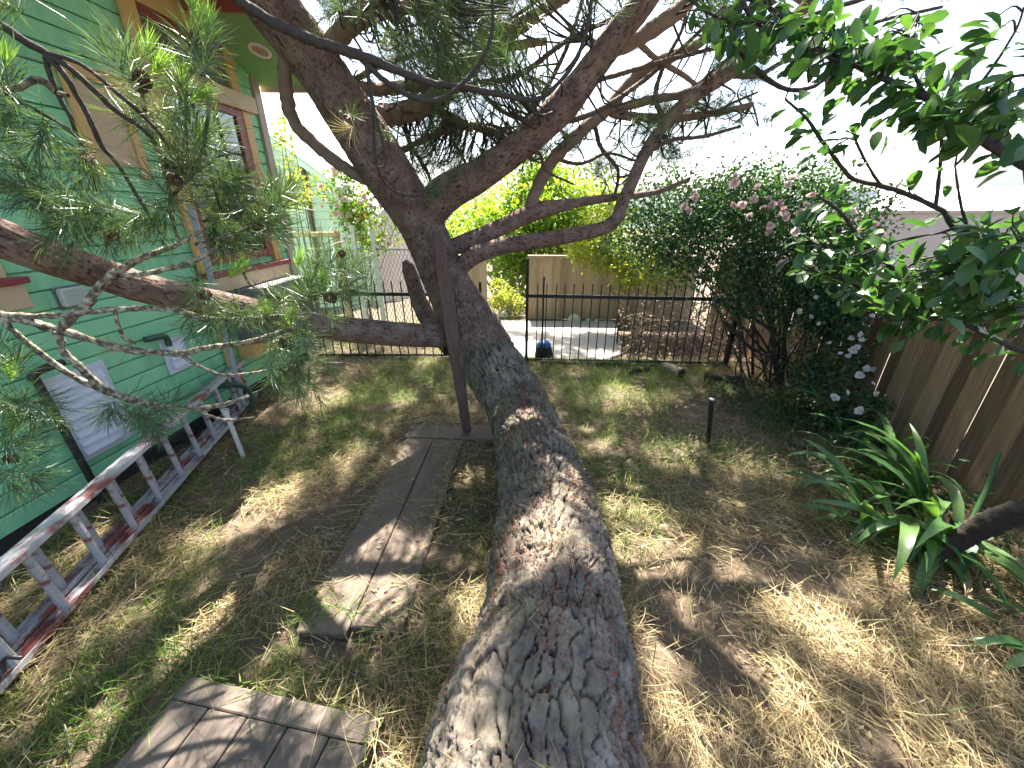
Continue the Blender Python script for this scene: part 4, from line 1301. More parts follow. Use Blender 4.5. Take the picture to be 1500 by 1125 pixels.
# cones
q = MB()
ga = math.pi * (3 - math.sqrt(5))
for k in range(60):
    t = (k + .5) / 60
    z = -0.032 + .064 * t
    rr = 0.024 * math.sin(math.pi * (0.12 + .84 * t)) ** .8
    a_ = k * ga
    c = np.array([rr * math.cos(a_), rr * math.sin(a_), z])
    out = norm(np.array([math.cos(a_), math.sin(a_), .55]))
    s_ = np.array([-math.sin(a_), math.cos(a_), 0]) * .0075
    upv = np.cross(out, s_ / .0075)
    q.add([c * .6 - s_, c * .6 + s_, c + out * .007 + s_ * .8, c + out * .007 - s_ * .8, c + out * .002 + upv * .005], [(0, 1, 2, 3)])
    q.f.append(np.array([[3, 2, 4], [0, 3, 4], [1, 4, 2]]) + q.n - 5)
cme = q.data('pine_cone', M['cone'])
for (px_, py_, y_) in [(207, 112, 1.38), (212, 122, 1.39), (202, 124, 1.38), (250, 243, 1.42), (262, 250, 1.43), (256, 264, 1.42), (376, 330, 1.55), (128, 232, 1.3), (78, 336, 1.3), (163, 345, 1.36), (484, 436, 1.63), (415, 503, 1.55), (18, 672, 1.05), (500, 372, 1.66), (300, 432, 1.48)]:
    place('pine_cone', cme, pine, Matrix.Translation(on_y(px_, py_, y_)) @ frame_to(norm(RNG.normal(0, 1, 3)), 0) @ Matrix.Scale(random.uniform(.55, .85), 4))

# ---------------------------------------------------------------- crown
LIT = [  # sunlit patches: outline in the photo and the height of what is lit; crown foliage is dropped on the way to the sun there
    ([(447, 692), (430, 735), (350, 775), (280, 822), (262, 815), (330, 745), (400, 705)], 0.03), ([(352, 850), (350, 885), (300, 935), (245, 935), (262, 890), (310, 858)], .03), ([(175, 975), (165, 1005), (100, 1060), (88, 1045), (120, 1005)], .03),
    ([(240, 985), (225, 1030), (120, 1120), (80, 1125), (150, 1050)], .03), ([(238, 870), (200, 905), (180, 895), (215, 865)], .03), ([(302, 1000), (285, 1040), (225, 1075), (225, 1050), (265, 1005)], .13), ([(300, 1085), (290, 1125), (235, 1125), (250, 1095)], .13),
    ([(552, 715), (545, 735), (490, 840), (455, 900), (440, 890), (510, 760)], .07), ([(590, 752), (586, 775), (565, 790), (566, 768)], .07), ([(618, 775), (612, 830), (585, 900), (545, 890), (548, 830), (590, 790)], .07),
    ([(722, 815), (718, 870), (690, 935), (655, 910), (640, 840), (670, 815)], .03), ([(705, 665), (722, 700), (705, 720), (650, 700), (640, 680)], .05), ([(600, 570), (612, 585), (580, 595), (570, 580)], .02), ([(540, 640), (520, 680), (500, 685), (515, 655)], .02),
    ([(620, 660), (615, 690), (575, 690), (585, 665)], .03), ([(560, 915), (540, 1010), (515, 1005), (520, 930)], .03),
    ([(720, 540), (775, 570), (800, 620), (780, 640), (735, 590)], .55), ([(780, 655), (830, 690), (830, 715), (790, 690)], .58), ([(765, 715), (830, 730), (860, 800), (800, 830), (740, 830), (735, 770)], .58), ([(745, 940), (770, 960), (745, 1010), (720, 1125), (640, 1125), (700, 1000)], .5), ([(700, 510), (720, 520), (730, 560), (710, 550)], .7),
    ([(880, 690), (960, 720), (1010, 800), (1000, 845), (920, 850), (890, 790)], .03), ([(960, 640), (1010, 660), (1010, 690), (950, 680)], .02), ([(1050, 790), (1110, 830), (1200, 890), (1310, 965), (1305, 990), (1225, 960), (1130, 890), (1060, 840)], .03), ([(1070, 925), (1120, 960), (1160, 1000), (1225, 1070), (1250, 1125), (1190, 1125), (1140, 1040), (1075, 960)], .03),
    ([(925, 880), (985, 900), (1010, 960), (950, 950)], .03), ([(1300, 1030), (1350, 1060), (1420, 1125), (1370, 1125), (1310, 1060)], .03), ([(1140, 830), (1190, 860), (1250, 900), (1240, 910), (1160, 870)], .03), ([(900, 560), (960, 580), (950, 600), (890, 590)], .02), ([(860, 640), (900, 640), (890, 660), (860, 655)], .02), ([(925, 735), (960, 760), (960, 790), (930, 770)], .02), ([(880, 560), (1000, 585), (1010, 610), (900, 600)], .02), ([(60, 1020), (20, 1070), (-20, 1110), (-20, 1060)], .03), ([(1040, 720), (1090, 745), (1110, 775), (1060, 765)], .02), ([(470, 560), (520, 575), (480, 600), (440, 590)], .02), ([(1330, 900), (1400, 930), (1460, 985), (1400, 970)], .03), ([(960, 985), (1020, 1020), (1060, 1125), (1000, 1125)], .03)]
LITW = []
for poly, z in LIT:
    LITW.append(([tuple(on_z(a, b_, z)[:2]) for a, b_ in poly], z))


def keeps_shade(P):
    """False where foliage at P would darken one of the sunlit patches"""
    ok = np.ones(len(P), bool)
    for poly, z in LITW:
        k = (P[:, 2] - z) / SUN[2]
        g = P - SUN * k[:, None]
        c = np.mean(np.array(poly), 0)
        ring = [tuple(c + (np.array(v) - c) * (1 + .055 / (np.linalg.norm(np.array(v) - c) + .01))) for v in poly]
        ok &= ~in_poly(g[:, 0], g[:, 1], ring)
    return ok


VIS = [([(470, -20), (1120, -20), (1110, 120), (1000, 190), (900, 230), (820, 215), (730, 260), (600, 225), (520, 150)], 640, (3.3, 5.2)), ([(560, 130), (740, 130), (760, 230), (690, 265), (600, 260)], 200, (3.9, 5.0)), ([(480, -20), (880, -20), (860, 110), (700, 130), (520, 80)], 430, (2.6, 4.5)), ([(900, 130), (1110, 60), (1110, 180), (960, 240)], 110, (3.8, 4.6)), ([(740, 170), (900, 190), (880, 260), (800, 250)], 25, (4.0, 4.6)), ([(860, 150), (1000, 190), (985, 290), (880, 280)], 45, (3.9, 4.5))]
cent, axs = [], []
LP = np.vstack([R[:, :3] for R in limb_paths[:16]])
tw = MB()
for poly, n, (ya, yb) in VIS:
    P = np.array(poly, float)
    k = 0
    while k < n:
        a_, b_ = random.uniform(P[:, 0].min(), P[:, 0].max()), random.uniform(P[:, 1].min(), P[:, 1].max())
        if not in_poly(np.array([a_]), np.array([b_]), poly)[0]:
            continue
        if vnoise(np.array([[a_ * .017, b_ * .017, 1.0]]))[0] < .36:
            k += .4
            continue
        k += 1
        p = on_y(a_, b_, random.uniform(ya, yb))
        j = np.argmin(np.sum((LP - p) ** 2, 1))
        d_ = p - LP[j]
        dist = np.linalg.norm(d_)
        mid = LP[j] + d_ * .5 + np.array([0, 0, -.12 * dist]) + RNG.normal(0, .05, 3)
        ax = norm(d_ / (dist + .01) + RNG.normal(0, .45, 3) + np.array([0, 0, .1]))
        if dist < 1.3 and random.random() < .6:
            tw.tube(smooth_path([LP[j], mid, p], 4), np.linspace(.009, .0035, 9), 5, caps=False)
        m_ = random.choice((1, 2, 2, 3))
        for _ in range(m_):
            cent.append(p + RNG.normal(0, .05, 3)); axs.append(norm(ax + RNG.normal(0, .4, 3)))
tw.build('twigs', M['twig_dark'], pine, True, kind='stuff')
cent, axs = np.array(cent), np.array(axs)
ok = keeps_shade(cent) | (RNG.random(len(cent)) < .06)
V, F = needle_batch(cent[ok], axs[ok], 38, .13, .0028, 12, 95, .09, RNG)
q = MB(); q.add(V, F)
q.build('crown', M['needle'], pine, kind='stuff')

# unseen crown added above the frame to shade the yard, opened for sun patches
top_c = []
N_TOP = 31000
gxx = RNG.uniform(-4.2, 4.2, N_TOP)
gyy = RNG.uniform(-1.2, 6.9, N_TOP)
dens = vnoise(np.column_stack([gxx * 2.1, gyy * 1.5, np.zeros(N_TOP)]))
keep = (dens > .10) & ((gyy < 5.3) | ((dens > .42) & (gyy < 6.6)))
gxx, gyy = gxx[keep], gyy[keep]
zz = RNG.uniform(3.6, 4.6, len(gxx))
for it in range(12):
    Pt = np.column_stack([gxx, gyy, np.zeros(len(gxx))]) + SUN * (zz / SUN[2])[:, None]
    a_, b_, w_ = project(Pt)
    vis = (w_ > .05) & (b_ > -14) & (b_ < 1125) & (a_ > -30) & (a_ < 1530)
    if not vis.any():
        break
    zz = np.where(vis, zz + .35, zz)
Pt = Pt[~vis]
inhouse = (Pt[:, 0] < -3.0) & (Pt[:, 2] < 5.4)
Pt = Pt[~inhouse]
sh = [on_z(random.uniform(760, 925), random.uniform(850, 1125), .5) for _ in range(420)] + [on_z(random.uniform(735, 800), random.uniform(630, 720), .55) for _ in range(90)]
sh = np.array(sh)
zs = RNG.uniform(4.4, 5.6, len(sh))
Pt = np.vstack([Pt, sh + SUN * ((zs - sh[:, 2]) / SUN[2])[:, None]])  # extra unseen tufts added to shade the lower trunk
Pt = Pt[keeps_shade(Pt)]
nc = np.array(near_c)[::2]
nc2 = [on_y(random.gauss(a_, sx_), random.gauss(b_, sy_), y_) for a_, b_, sx_, sy_, y_, n_ in ((1330, 420, 50, 22, 1.5, 16), (1420, 415, 40, 26, 1.35, 16), (1250, 385, 40, 25, 1.6, 14), (1450, 380, 30, 24, 1.2, 8), (1230, 90, 60, 30, 1.5, 10), (1400, 170, 50, 30, 1.25, 10), (1280, 250, 50, 30, 1.5, 8), (1050, 300, 70, 40, 4.2, 30), (1180, 300, 50, 40, 4.0, 24), (1340, 700, 60, 50, 2.1, 14), (640, 250, 30, 20, 3.3, 4), (800, 180, 50, 40, 3.4, 8)) for _ in range(n_)]
nc = np.vstack([nc, np.array(nc2)])
hit = np.zeros(len(Pt), bool)
for c_ in nc:
    w_ = Pt - c_
    k_ = w_ @ SUN
    hit |= (k_ > .3) & (np.linalg.norm(w_ - k_[:, None] * SUN, axis=1) < .10)
Pt = Pt[~hit]  # unseen tufts dropped so sun reaches the needles, plum and rose
ax = norm(RNG.normal(0, 1, Pt.shape) + np.array([0, -.2, .3]))
V, F = needle_batch(Pt, ax, 30, .14, .0055, 10, 95, .10, RNG)
q = MB(); q.add(V, F)
q.build('unseen_shade_crown', M['needle'], pine, kind='stuff')
q = MB()
root = TP[-1, :3]
for k in range(34):
    e = Pt[random.randrange(len(Pt))]
    st = random.choice([root, TP[-60, :3], limb_paths[0][-1][:3], limb_paths[6][-1][:3]])
    mid = (st + e) / 2 + np.array([0, 0, .5])
    pp = smooth_path([st, mid, e], 8)
    if keeps_shade(pp).mean() < .97:
        continue
    q.tube(pp, np.linspace(.045, .012, len(pp)), 7, caps=False)
q.build('unseen_limbs', M['bark_limb'], pine, True, kind='stuff')  # unseen limbs added under the shading crown, skipped where they darken sun patches

# ---------------------------------------------------------------- prop board
a, b_ = on_z(684, 631, .05), on_y(640, 338, 3.34)
pr = thing('wooden_prop', a, 'dark reddish wooden board propped upright against the pine trunk', 'board')
q = MB()
t_ = norm(b_ - a)
sd = norm(np.cross(t_, np.array([0.25, -1, 0.1])))
nn = np.cross(sd, t_)
ST = [(0, .075), (.25, .098), (.5, .12), (.75, .118), (.93, .095), (1.0, .05)]
V = [a + (b_ - a) * t + sd * (sx * w / 2) + nn * (sn * .018) for t, w in ST for sx, sn in ((-1, -1), (1, -1), (1, 1), (-1, 1))]
F = [(3, 2, 1, 0), (20, 21, 22, 23)] + [(4 * i + j, 4 * i + (j + 1) % 4, 4 * i + 4 + (j + 1) % 4, 4 * i + 4 + j) for i in range(5) for j in range(4)]
q.add(V, F)
o = bevel(q.build('board', M['prop_wood'], pr), .005)

# ================================================================== GRASS, STRAW, LITTER
def trunk_clear(x, y):
    d = np.full(len(x), 9.0)
    for p in TP[::30]:
        if p[2] < .62:
            d = np.minimum(d, np.hypot(x - p[0], y - p[1]) - p[3] * .92)
    return d > 0


def in_yard(x, y):
    ok = (x > -3.02) & (x < 3.2) & ((y < 5.3) | (x < -.7))
    ok &= trunk_clear(x, y)
    ok &= ~((x > -1.12 + .04 * fbm(np.column_stack([y * 4, y * 0, y * 0 + 3]), 3)) & (x < -.60 - .17 * fbm(np.column_stack([y * 3, y * 0, y * 0]), 3)) & (y > 1.30 + .75 * fbm(np.column_stack([x * 5, x * 0, x * 0]), 2)) & (y < 3.0) & (RNG.random(len(x)) > .03))
    ok &= ~((x > -1.13) & (x < -.35) & (y >= 3.0) & (y < 3.25) & (RNG.random(len(x)) > .05))
    l = (np.column_stack([x, y]) - c0[:2])
    u, v = l @ dx_[:2], l @ dy_[:2]
    ok &= ~((u > 0) & (u < Wd) & (v < 0) & (v > -1.3) & (RNG.random(len(x)) > .012))
    return ok


def blades(x, y, L, w, pitch, yaw, bend, z0, name, mat, label, cat):
    n = len(x)
    d = np.column_stack([np.cos(yaw), np.sin(yaw), np.zeros(n)])
    sd = np.column_stack([-np.sin(yaw), np.cos(yaw), np.zeros(n)])
    roll = RNG.normal(0, .5, n)
    up_ = np.array([0, 0, 1.0])
    sdv = sd * np.cos(roll)[:, None] + up_ * np.sin(roll)[:, None] * .6
    onw = (x > -1.13) & (x < -.60) & (y > 1.24) & (y < 3.25)
    l_ = np.column_stack([x, y]) - c0[:2]
    ond = (l_ @ dx_[:2] > -.02) & (l_ @ dx_[:2] < Wd + .02) & (l_ @ dy_[:2] < .02) & (l_ @ dy_[:2] > -1.3)
    lift = np.where(ond, .132, np.where(onw, .047, 0.0))
    pitch = np.where(lift > 0, pitch * .3, pitch)
    base = np.column_stack([x, y, np.maximum(yard_z(x, y), lift) + z0 * np.where(lift > 0, .1, 1)])
    curve = RNG.normal(0, .22, n)
    pts = []
    for t in (0, .5, 1.0):
        p = base + d * (L * t * np.cos(pitch))[:, None] + sd * (curve * L * t * t)[:, None] + up_ * (L * t * np.sin(pitch) - bend * L * t * t)[:, None]
        pts.append(p)
    for p in pts:
        p[:, 2] = np.maximum(p[:, 2], np.maximum(yard_z(p[:, 0], p[:, 1]), lift) + .002)
    hw = (w / 2)[:, None]
    V = np.stack([pts[0] - sdv * hw, pts[0] + sdv * hw, pts[1] + sdv * hw, pts[1] - sdv * hw, pts[2]], 1).reshape(-1, 3)
    i = np.arange(n) * 5
    q = MB()
    q.add(V, np.stack([i, i + 1, i + 2, i + 3], 1))
    q.f.append(np.stack([i + 3, i + 2, i + 4], 1))
    return tag(q.build(name, M[mat]), label, cat, kind='stuff')


def scatter(n, near_pow=1.0):
    # denser close to the camera, where a blade shows large
    y = 0.25 + 5.1 * RNG.random(n) ** 1.45
    x = RNG.uniform(-3.0, 3.2, n)
    far = RNG.random(n) < .07
    x = np.where(far, RNG.uniform(-3.0, -.75, n), x)
    y = np.where(far, RNG.uniform(5.2, 7.5, n), y)
    return x, y


# green / straw patches
def green_field(x, y):
    g = fbm(np.column_stack([x * 1.1 + 3, y * 1.1, np.zeros(len(x))]), 3)
    f = (g - .46) * 4
    f = f + 1.2 * np.exp(-((x + 1.2) ** 2 / 1.1 + (y - 4.4) ** 2 / .9))
    f = f + .8 * np.exp(-((x - .6) ** 2 / .12 + (y - 3.4) ** 2 / 2.5))
    f = f + .7 * np.exp(-((x + .42) ** 2 / .02 + (y - 1.3) ** 2 / .5))
    f = f + .8 * np.exp(-((x + 2.0) ** 2 / .12 + (y - 1.5) ** 2 / .8))
    f = f + .5 * np.exp(-((x + 1.6) ** 2 / .2 + (y - .9) ** 2 / .2))
    f = f - .8 * np.exp(-((x - 1.4) ** 2 / .8 + (y - 1.3) ** 2 / .9))
    f = f + 1.1 * np.exp(-((x - 1.3) ** 2 / 1.6 + (y - 4.6) ** 2 / .3))
    return f


def bare_field(x, y):
    return np.clip(1.1 * np.exp(-((x + .55) ** 2 / .03 + (y - 2.0) ** 2 / .5)) * .5 + .8 * np.exp(-((x - 2.0) ** 2 / .7 + (y - 3.6) ** 2 / .6)) + .6 * np.exp(-((x + 2.4) ** 2 / .15 + (y - 3.2) ** 2 / .3)) + .7 * np.exp(-((x + .9) ** 2 / .1 + (y - 1.15) ** 2 / .05)), 0, .9)


NS = 215000
x, y = scatter(NS)
ok = in_yard(x, y) & (RNG.random(NS) > bare_field(x, y)) & (RNG.random(NS) > np.clip(green_field(x, y) * .45, 0, .6))
clump = vnoise(np.column_stack([x * 7, y * 7, np.zeros(NS)]))
ok &= RNG.random(NS) < .25 + 1.0 * clump
patch = fbm(np.column_stack([x * 2.3 + 9, y * 2.3, np.full(NS, 2.0)]), 3)
ok &= RNG.random(NS) < .12 + sstep(.33, .50, patch)
x, y = x[ok], y[ok]
n = len(x)
swirl = fbm(np.column_stack([x * 1.3, y * 1.3, np.full(n, 7.0)]), 2) * 9
yaw = np.where(RNG.random(n) < .38, swirl + RNG.normal(0, .45, n), RNG.uniform(0, 6.28, n))
blades(x, y, RNG.gamma(3.2, .036, n).clip(.03, .36), RNG.uniform(.0014, .0038, n), RNG.normal(.13, .20, n).clip(-.05, .8), yaw, RNG.uniform(0, .15, n), RNG.gamma(1.6, .014, n).clip(0, .08), 'straw', 'straw', 'dry mown straw lying over the yard', 'straw')
NG = 140000
x, y = scatter(NG)
gf = green_field(x, y)
cl = vnoise(np.column_stack([x * 9, y * 9, np.full(NG, 4.0)]))
ok = in_yard(x, y) & (RNG.random(NG) < np.clip(gf * .75 + .05, 0.02, .95)) & (cl > .34)
x, y = x[ok], y[ok]
n = len(x)
blades(x, y, (RNG.gamma(5, .020, n) * np.interp(y, [2.5, 4.2], [1.0, 1.5])).clip(.03, .30), RNG.uniform(.0022, .0050, n), RNG.normal(.85, .32, n).clip(.15, 1.5), RNG.uniform(0, 6.28, n), RNG.uniform(.1, .55, n), np.zeros(n), 'grass', 'grass', 'green grass growing through the straw', 'grass')

# litter: dead leaves, chips
q = MB()
xs, ys = scatter(5200)
ok = (xs > -3) & trunk_clear(xs, ys)
for x_, y_ in zip(xs[ok], ys[ok]):
    L = random.uniform(.012, .035) * (2.2 if random.random() < .03 else 1)
    w = L * random.uniform(.25, .6)
    a_ = random.uniform(0, 6.28)
    zb = float(yard_z(np.array([x_]), np.array([y_]))[0]) + random.uniform(.015, .035)
    onb = -1.13 < x_ < -.35 and 1.3 < y_ < 3.25
    if onb:
        zb = .052
    d_ = np.array([math.cos(a_), math.sin(a_), random.uniform(-.2, .3) * (0 if onb else 1)])
    s_ = np.array([-math.sin(a_), math.cos(a_), random.uniform(-.3, .3) * (0.1 if onb else 1)])
    c = np.array([x_, y_, zb])
    q.add([c - d_ * L / 2, c + s_ * w / 2, c + d_ * L / 2 + (0, 0, .004), c - s_ * w / 2 + (0, 0, .003)], [(0, 1, 2), (0, 2, 3)])
tag(q.build('leaf_litter', M['dead_leaf']), 'small dead leaves and chips scattered on the ground', 'leaf litter', kind='stuff')

# twigs dropped on the ground
q = MB()
xs, ys = scatter(150)
ok = in_yard(xs, ys)
for x_, y_ in zip(xs[ok], ys[ok]):
    a_ = random.uniform(0, 6.28)
    L = random.uniform(.06, .22)
    d_ = np.array([math.cos(a_), math.sin(a_), 0]) * L / 2
    c = np.array([x_, y_, float(yard_z(np.array([x_]), np.array([y_]))[0]) + .035])
    q.tube(smooth_path([c - d_, c + RNG.normal(0, .012, 3) + (0, 0, .006), c + d_], 3), random.uniform(.0016, .0035), 5, caps=False)
tag(q.build('fallen_twigs', M['twig_grey'], smooth=True), 'grey twigs dropped among the straw', 'twigs', kind='stuff')

# pine needles and red bud scales fallen on the trunk
top = np.where((BN[:, 2] > .45))[0]
q = MB()
pick = RNG.choice(top, 16000)
band = fbm(BV[pick] * np.array([14, 2.2, 3]), 3)
pick = pick[(band > .55)]
c = BV[pick] + BN[pick] * .004 + RNG.normal(0, .004, (len(pick), 3))
d_ = norm(RNG.normal(0, 1, c.shape)) * RNG.uniform(.004, .010, (len(c), 1))
s_ = norm(np.cross(d_, RNG.normal(0, 1, c.shape))) * .0028
V = np.stack([c - d_, c + s_, c + d_, c - s_], 1).reshape(-1, 3)
i = np.arange(len(c)) * 4
q.add(V, np.stack([i, i + 1, i + 2, i + 3], 1))
tag(q.build('bud_scales', M['scale']), 'reddish bud scales caught in the bark of the lying trunk', 'litter', kind='stuff')
q = MB()
pick = RNG.choice(top, 420)
c = BV[pick] + BN[pick] * .008
d_ = norm(RNG.normal(0, 1, c.shape) * np.array([1, 1, .25])) * RNG.uniform(.03, .09, (len(c), 1))
s_ = norm(np.cross(d_, BN[pick])) * .0011
V = np.stack([c - d_, c + s_, c + d_, c - s_], 1).reshape(-1, 3)
i = np.arange(len(c)) * 4
q.add(V, np.stack([i, i + 1, i + 2, i + 3], 1))
tag(q.build('fallen_needles', M['straw']), 'dry pine needles lying on the trunk', 'litter', kind='stuff')

# ================================================================== SMALL THINGS NEAR THE IRON FENCE
def log(px_, py_, y_, L, r, yaw, label, mat='log_bark'):
    p = on_z(px_, py_, r * .8)
    t = thing('log', p, label, 'log', 'short logs by the iron fence')
    d = np.array([math.cos(yaw), math.sin(yaw), 0.03]) * L / 2
    pts = np.linspace(p - d, p + d, 7) + RNG.normal(0, r * .06, (7, 3))
    q = MB(); q.tube(pts, r * RNG.uniform(.92, 1.08, 7), 14, wob=.08)
    q.build('bark', M[mat], t, True)
    for e, sg in ((pts[0], -1), (pts[-1], 1)):
        q = MB(); q.tube([e, e + norm(d) * sg * .012], r * .88, 14)
        q.build('cut_end', M['dark_log'], t)


log(985, 542, 5, .30, .065, 5.2, 'bark covered log with dark cut end beside the iron fence')
log(1060, 556, 5, .4, .06, 5.9, 'dark log in the shade under the rose canes', 'dark_log')
log(935, 542, 5, .26, .038, .15, 'thinnest log at the foot of the iron fence', 'dark_log')
a = on_z(796, 524)
bt = thing('covered_bundle', a, 'dark rounded bundle with bright blue top behind the iron pickets', 'bundle')
q = MB()
q.tube([a, a + (0, 0, .05), a + (0, 0, .14), a + (0.0, 0, .20)], [.10, .125, .11, .085], 16, wob=.05)
q.build('body', M['dark_log'], bt, True)
q = MB()
q.tube([a + (0, 0, .17), a + (0, 0, .21), a + (0, 0, .245), a + (0, 0, .262)], [.10, .095, .065, .01], 16, wob=.04)
q.build('top', M['blue_cover'], bt, True)


def stone(px_, py_, w, h, label):
    p = on_z(px_, py_)
    q = MB()
    n_ = 9
    V = [p + (0, 0, h)]
    for rr, zz_ in ((.45, .8), (.8, .45), (1, 0)):
        for k in range(n_):
            a_ = 2 * math.pi * k / n_
            V.append(p + np.array([math.cos(a_) * w * rr * random.uniform(.85, 1.1), math.sin(a_) * w * .5 * rr, h * zz_ - (.02 if zz_ == 0 else 0)]))
    q.add(V, [(0, 1 + k, 1 + (k + 1) % n_) for k in range(n_)])
    q.f.append(np.array([(1 + r_ * n_ + k, 1 + (r_ + 1) * n_ + k, 1 + (r_ + 1) * n_ + (k + 1) % n_, 1 + r_ * n_ + (k + 1) % n_) for r_ in range(2) for k in range(n_)]) + q.n - len(V))
    tag(q.build('stone', M['stone']), label, 'stone', 'stones along the patio fence')


stone(841, 470, .13, .14, 'tallest pointed pale green stone at the back of the patio')
stone(862, 470, .07, .05, 'small low stone right of the pointed stone')
stone(874, 472, .06, .06, 'small rounded stone at the right end of the row')
stone(738, 463, .10, .10, 'white stone beside the yellow bush in the gap')
a = on_z(904, 505)
b_ = on_y(906, 459, a[1])
ps = thing('garden_stake', a, 'thin dark stake with white cap right of the patio', 'stake')
q = MB(); q.tube([a, b_], .014, 8); q.build('shaft', M['iron'], ps, True)
q = MB(); q.tube([b_, b_ + (0, 0, .035)], .022, 10); q.build('cap', M['white_pvc'], ps, True)


# ================================================================== SHRUBS AND TREES
def leaf_verts(L, w, fold=.25, droop=.2):
    """8-point leaf along +Y, folded on the midrib"""
    st = [(0, .03), (.25, .62), (.58, 1.0), (.85, .80), (1.0, .10)]
    V = []
    for t, k in st:
        z = -droop * L * t * t
        V += [(-w / 2 * k, L * t, z + fold * w * k * .5), (0, L * t, z), (w / 2 * k, L * t, z + fold * w * k * .5)]
    F = []
    for i in range(4):
        a_ = 3 * i
        F += [(a_, a_ + 1, a_ + 4, a_ + 3), (a_ + 1, a_ + 2, a_ + 5, a_ + 4)]
    return np.array(V), np.array(F)


def leaf_cloud(P, L, w, rng, simple_leaf=True, up=.3, out=None):
    """many small leaves at P; each a folded pair of triangles pairs"""
    n = len(P)
    d = rng.normal(0, 1, (n, 3)) + np.array([0, 0, -.15])
    if out is not None:
        d = d * .8 + out
    d = norm(d)
    s = norm(np.cross(d, norm(rng.normal(0, .55, (n, 3)) + np.array([0, 0, 1.0]))))
    nn = np.cross(s, d)
    LL = (L * rng.uniform(.6, 1.2, n))[:, None]
    W = (w * rng.uniform(.7, 1.15, n))[:, None]
    b = P
    V = np.stack([b, b + d * LL * .45 + s * W * .5 + nn * W * .12, b + d * LL - nn * LL * .12, b + d * LL * .45 - s * W * .5 + nn * W * .12], 1).reshape(-1, 3)
    i = np.arange(n) * 4
    return V, np.concatenate([np.stack([i, i + 1, i + 2], 1), np.stack([i, i + 2, i + 3], 1)])


def blob_points(n, c, r, rng, shell=.55, clumps=40, cs=.22):
    """leaf positions gathered in clumps through an uneven ellipsoid"""
    c, r = np.array(c), np.array(r)
    cc = norm(rng.normal(0, 1, (clumps, 3))) * (rng.uniform(shell, 1.0, (clumps, 1)) ** .6)
    k = rng.integers(0, clumps, n)
    q_ = cc[k] + rng.normal(0, cs, (n, 3))
    return c + q_ * r, norm(q_)


def flower_mesh(r, mat, seed, petals=16):
    rr = random.Random(seed)
    q = MB()
    for k in range(petals):
        t = k / petals
        a_ = k * ga
        tilt = .25 + 1.1 * t
        d_ = np.array([math.cos(a_) * math.sin(tilt), math.sin(a_) * math.sin(tilt), math.cos(tilt)])
        s_ = np.array([-math.sin(a_), math.cos(a_), 0]) * r * (.28 + .25 * t)
        L = r * (.55 + .5 * t)
        c = d_ * r * .1
        q.add([c - s_ * .3, c + s_ * .3, c + d_ * L * .7 + s_, c + d_ * L * 1.0, c + d_ * L * .7 - s_], [(0, 1, 2, 3, 4)])
    return q.data('flower', M[mat])


def cane(pts, r0, r1, mat, parent, name='cane', n=6):
    q = MB()
    R = smooth_path(pts, n)
    q.tube(R, np.linspace(r0, r1, len(R)), 7, wob=.12)
    return q.build(name, M[mat], parent, True)


# ---- climbing rose over the iron fence and the board fence
rose = thing('rose_bush', (2.4, 4.6, 0), 'big dark climbing rose with pale pink flowers over the fence corner', 'shrub')
r_ = np.random.default_rng(5)
Ps, Os = [], []
for (px_, py_, y_, rx, ry, rz, n) in [(1055, 350, 4.5, .85, .55, .52, 3000), (1150, 330, 4.3, .62, .5, .50, 2200), (960, 340, 4.7, .55, .4, .40, 1400), (1215, 345, 4.1, .45, .4, .45, 1500), (1090, 285, 4.5, .6, .4, .3, 900), (1130, 420, 4.4, .75, .4, .30, 1500), (1200, 440, 4.0, .45, .35, .4, 1300), (1215, 540, 3.7, .30, .3, .45, 1000), (1245, 600, 3.3, .25, .25, .22, 300), (1180, 610, 3.6, .3, .25, .2, 260), (1235, 460, 3.8, .25, .3, .25, 450)]:
    n = int(n * 2.0)
    p, out = blob_points(n, on_y(px_, py_, y_), (rx, ry, rz), r_, .2, max(18, n // 60), .2)
    Ps.append(p); Os.append(out)
Ps, Os = np.vstack(Ps), np.vstack(Os)
ok = Ps[:, 0] < 3.12
V, F = leaf_cloud(Ps[ok], .048, .03, r_, out=Os[ok] * .5)
q = MB(); q.add(V, F)
q.build('foliage', M['rose_leaf'], rose, kind='stuff')
for k in range(30):
    e = Ps[random.randrange(len(Ps))]
    b0 = on_z(random.choice((1130, 1150, 1165, 1100)) + random.uniform(-14, 14), random.uniform(545, 572))
    mid = (b0 + e) / 2 + RNG.normal(0, .16, 3) + np.array([0, 0, .12])
    cane([b0, mid, e], random.uniform(.009, .017), .004, 'twig_dark', rose)
for pts in ([(1140, 565, 4.5), (1132, 500, 4.5), (1120, 440, 4.5), (1090, 380, 4.5)], [(1145, 565, 4.4), (1150, 480, 4.4), (1165, 420, 4.3), (1180, 360, 4.3)], [(1060, 470, 4.75), (1095, 505, 4.6), (1130, 525, 4.5)], [(1050, 440, 4.7), (1110, 470, 4.5), (1150, 500, 4.4)]):
    cane([on_y(*p) for p in pts], .028, .014, 'twig_dark', rose)
fm = [flower_mesh(.034, 'pink', 1), flower_mesh(.030, 'pink', 2, 14)]
fw = [flower_mesh(.032, 'white_petal', 3), flower_mesh(.024, 'white_petal', 4, 12)]
FX, FY, FW = project(Ps[ok])


def on_bush(px_, py_):
    """outer surface of the rose foliage in that direction"""
    d_ = np.hypot(FX - px_, FY - py_)
    for lim in (9, 18, 36, 80, 200):
        m_ = d_ < lim
        if m_.sum() > 5:
            return float(np.percentile(Ps[ok][m_][:, 1], 4)) - .06
    return 4.0


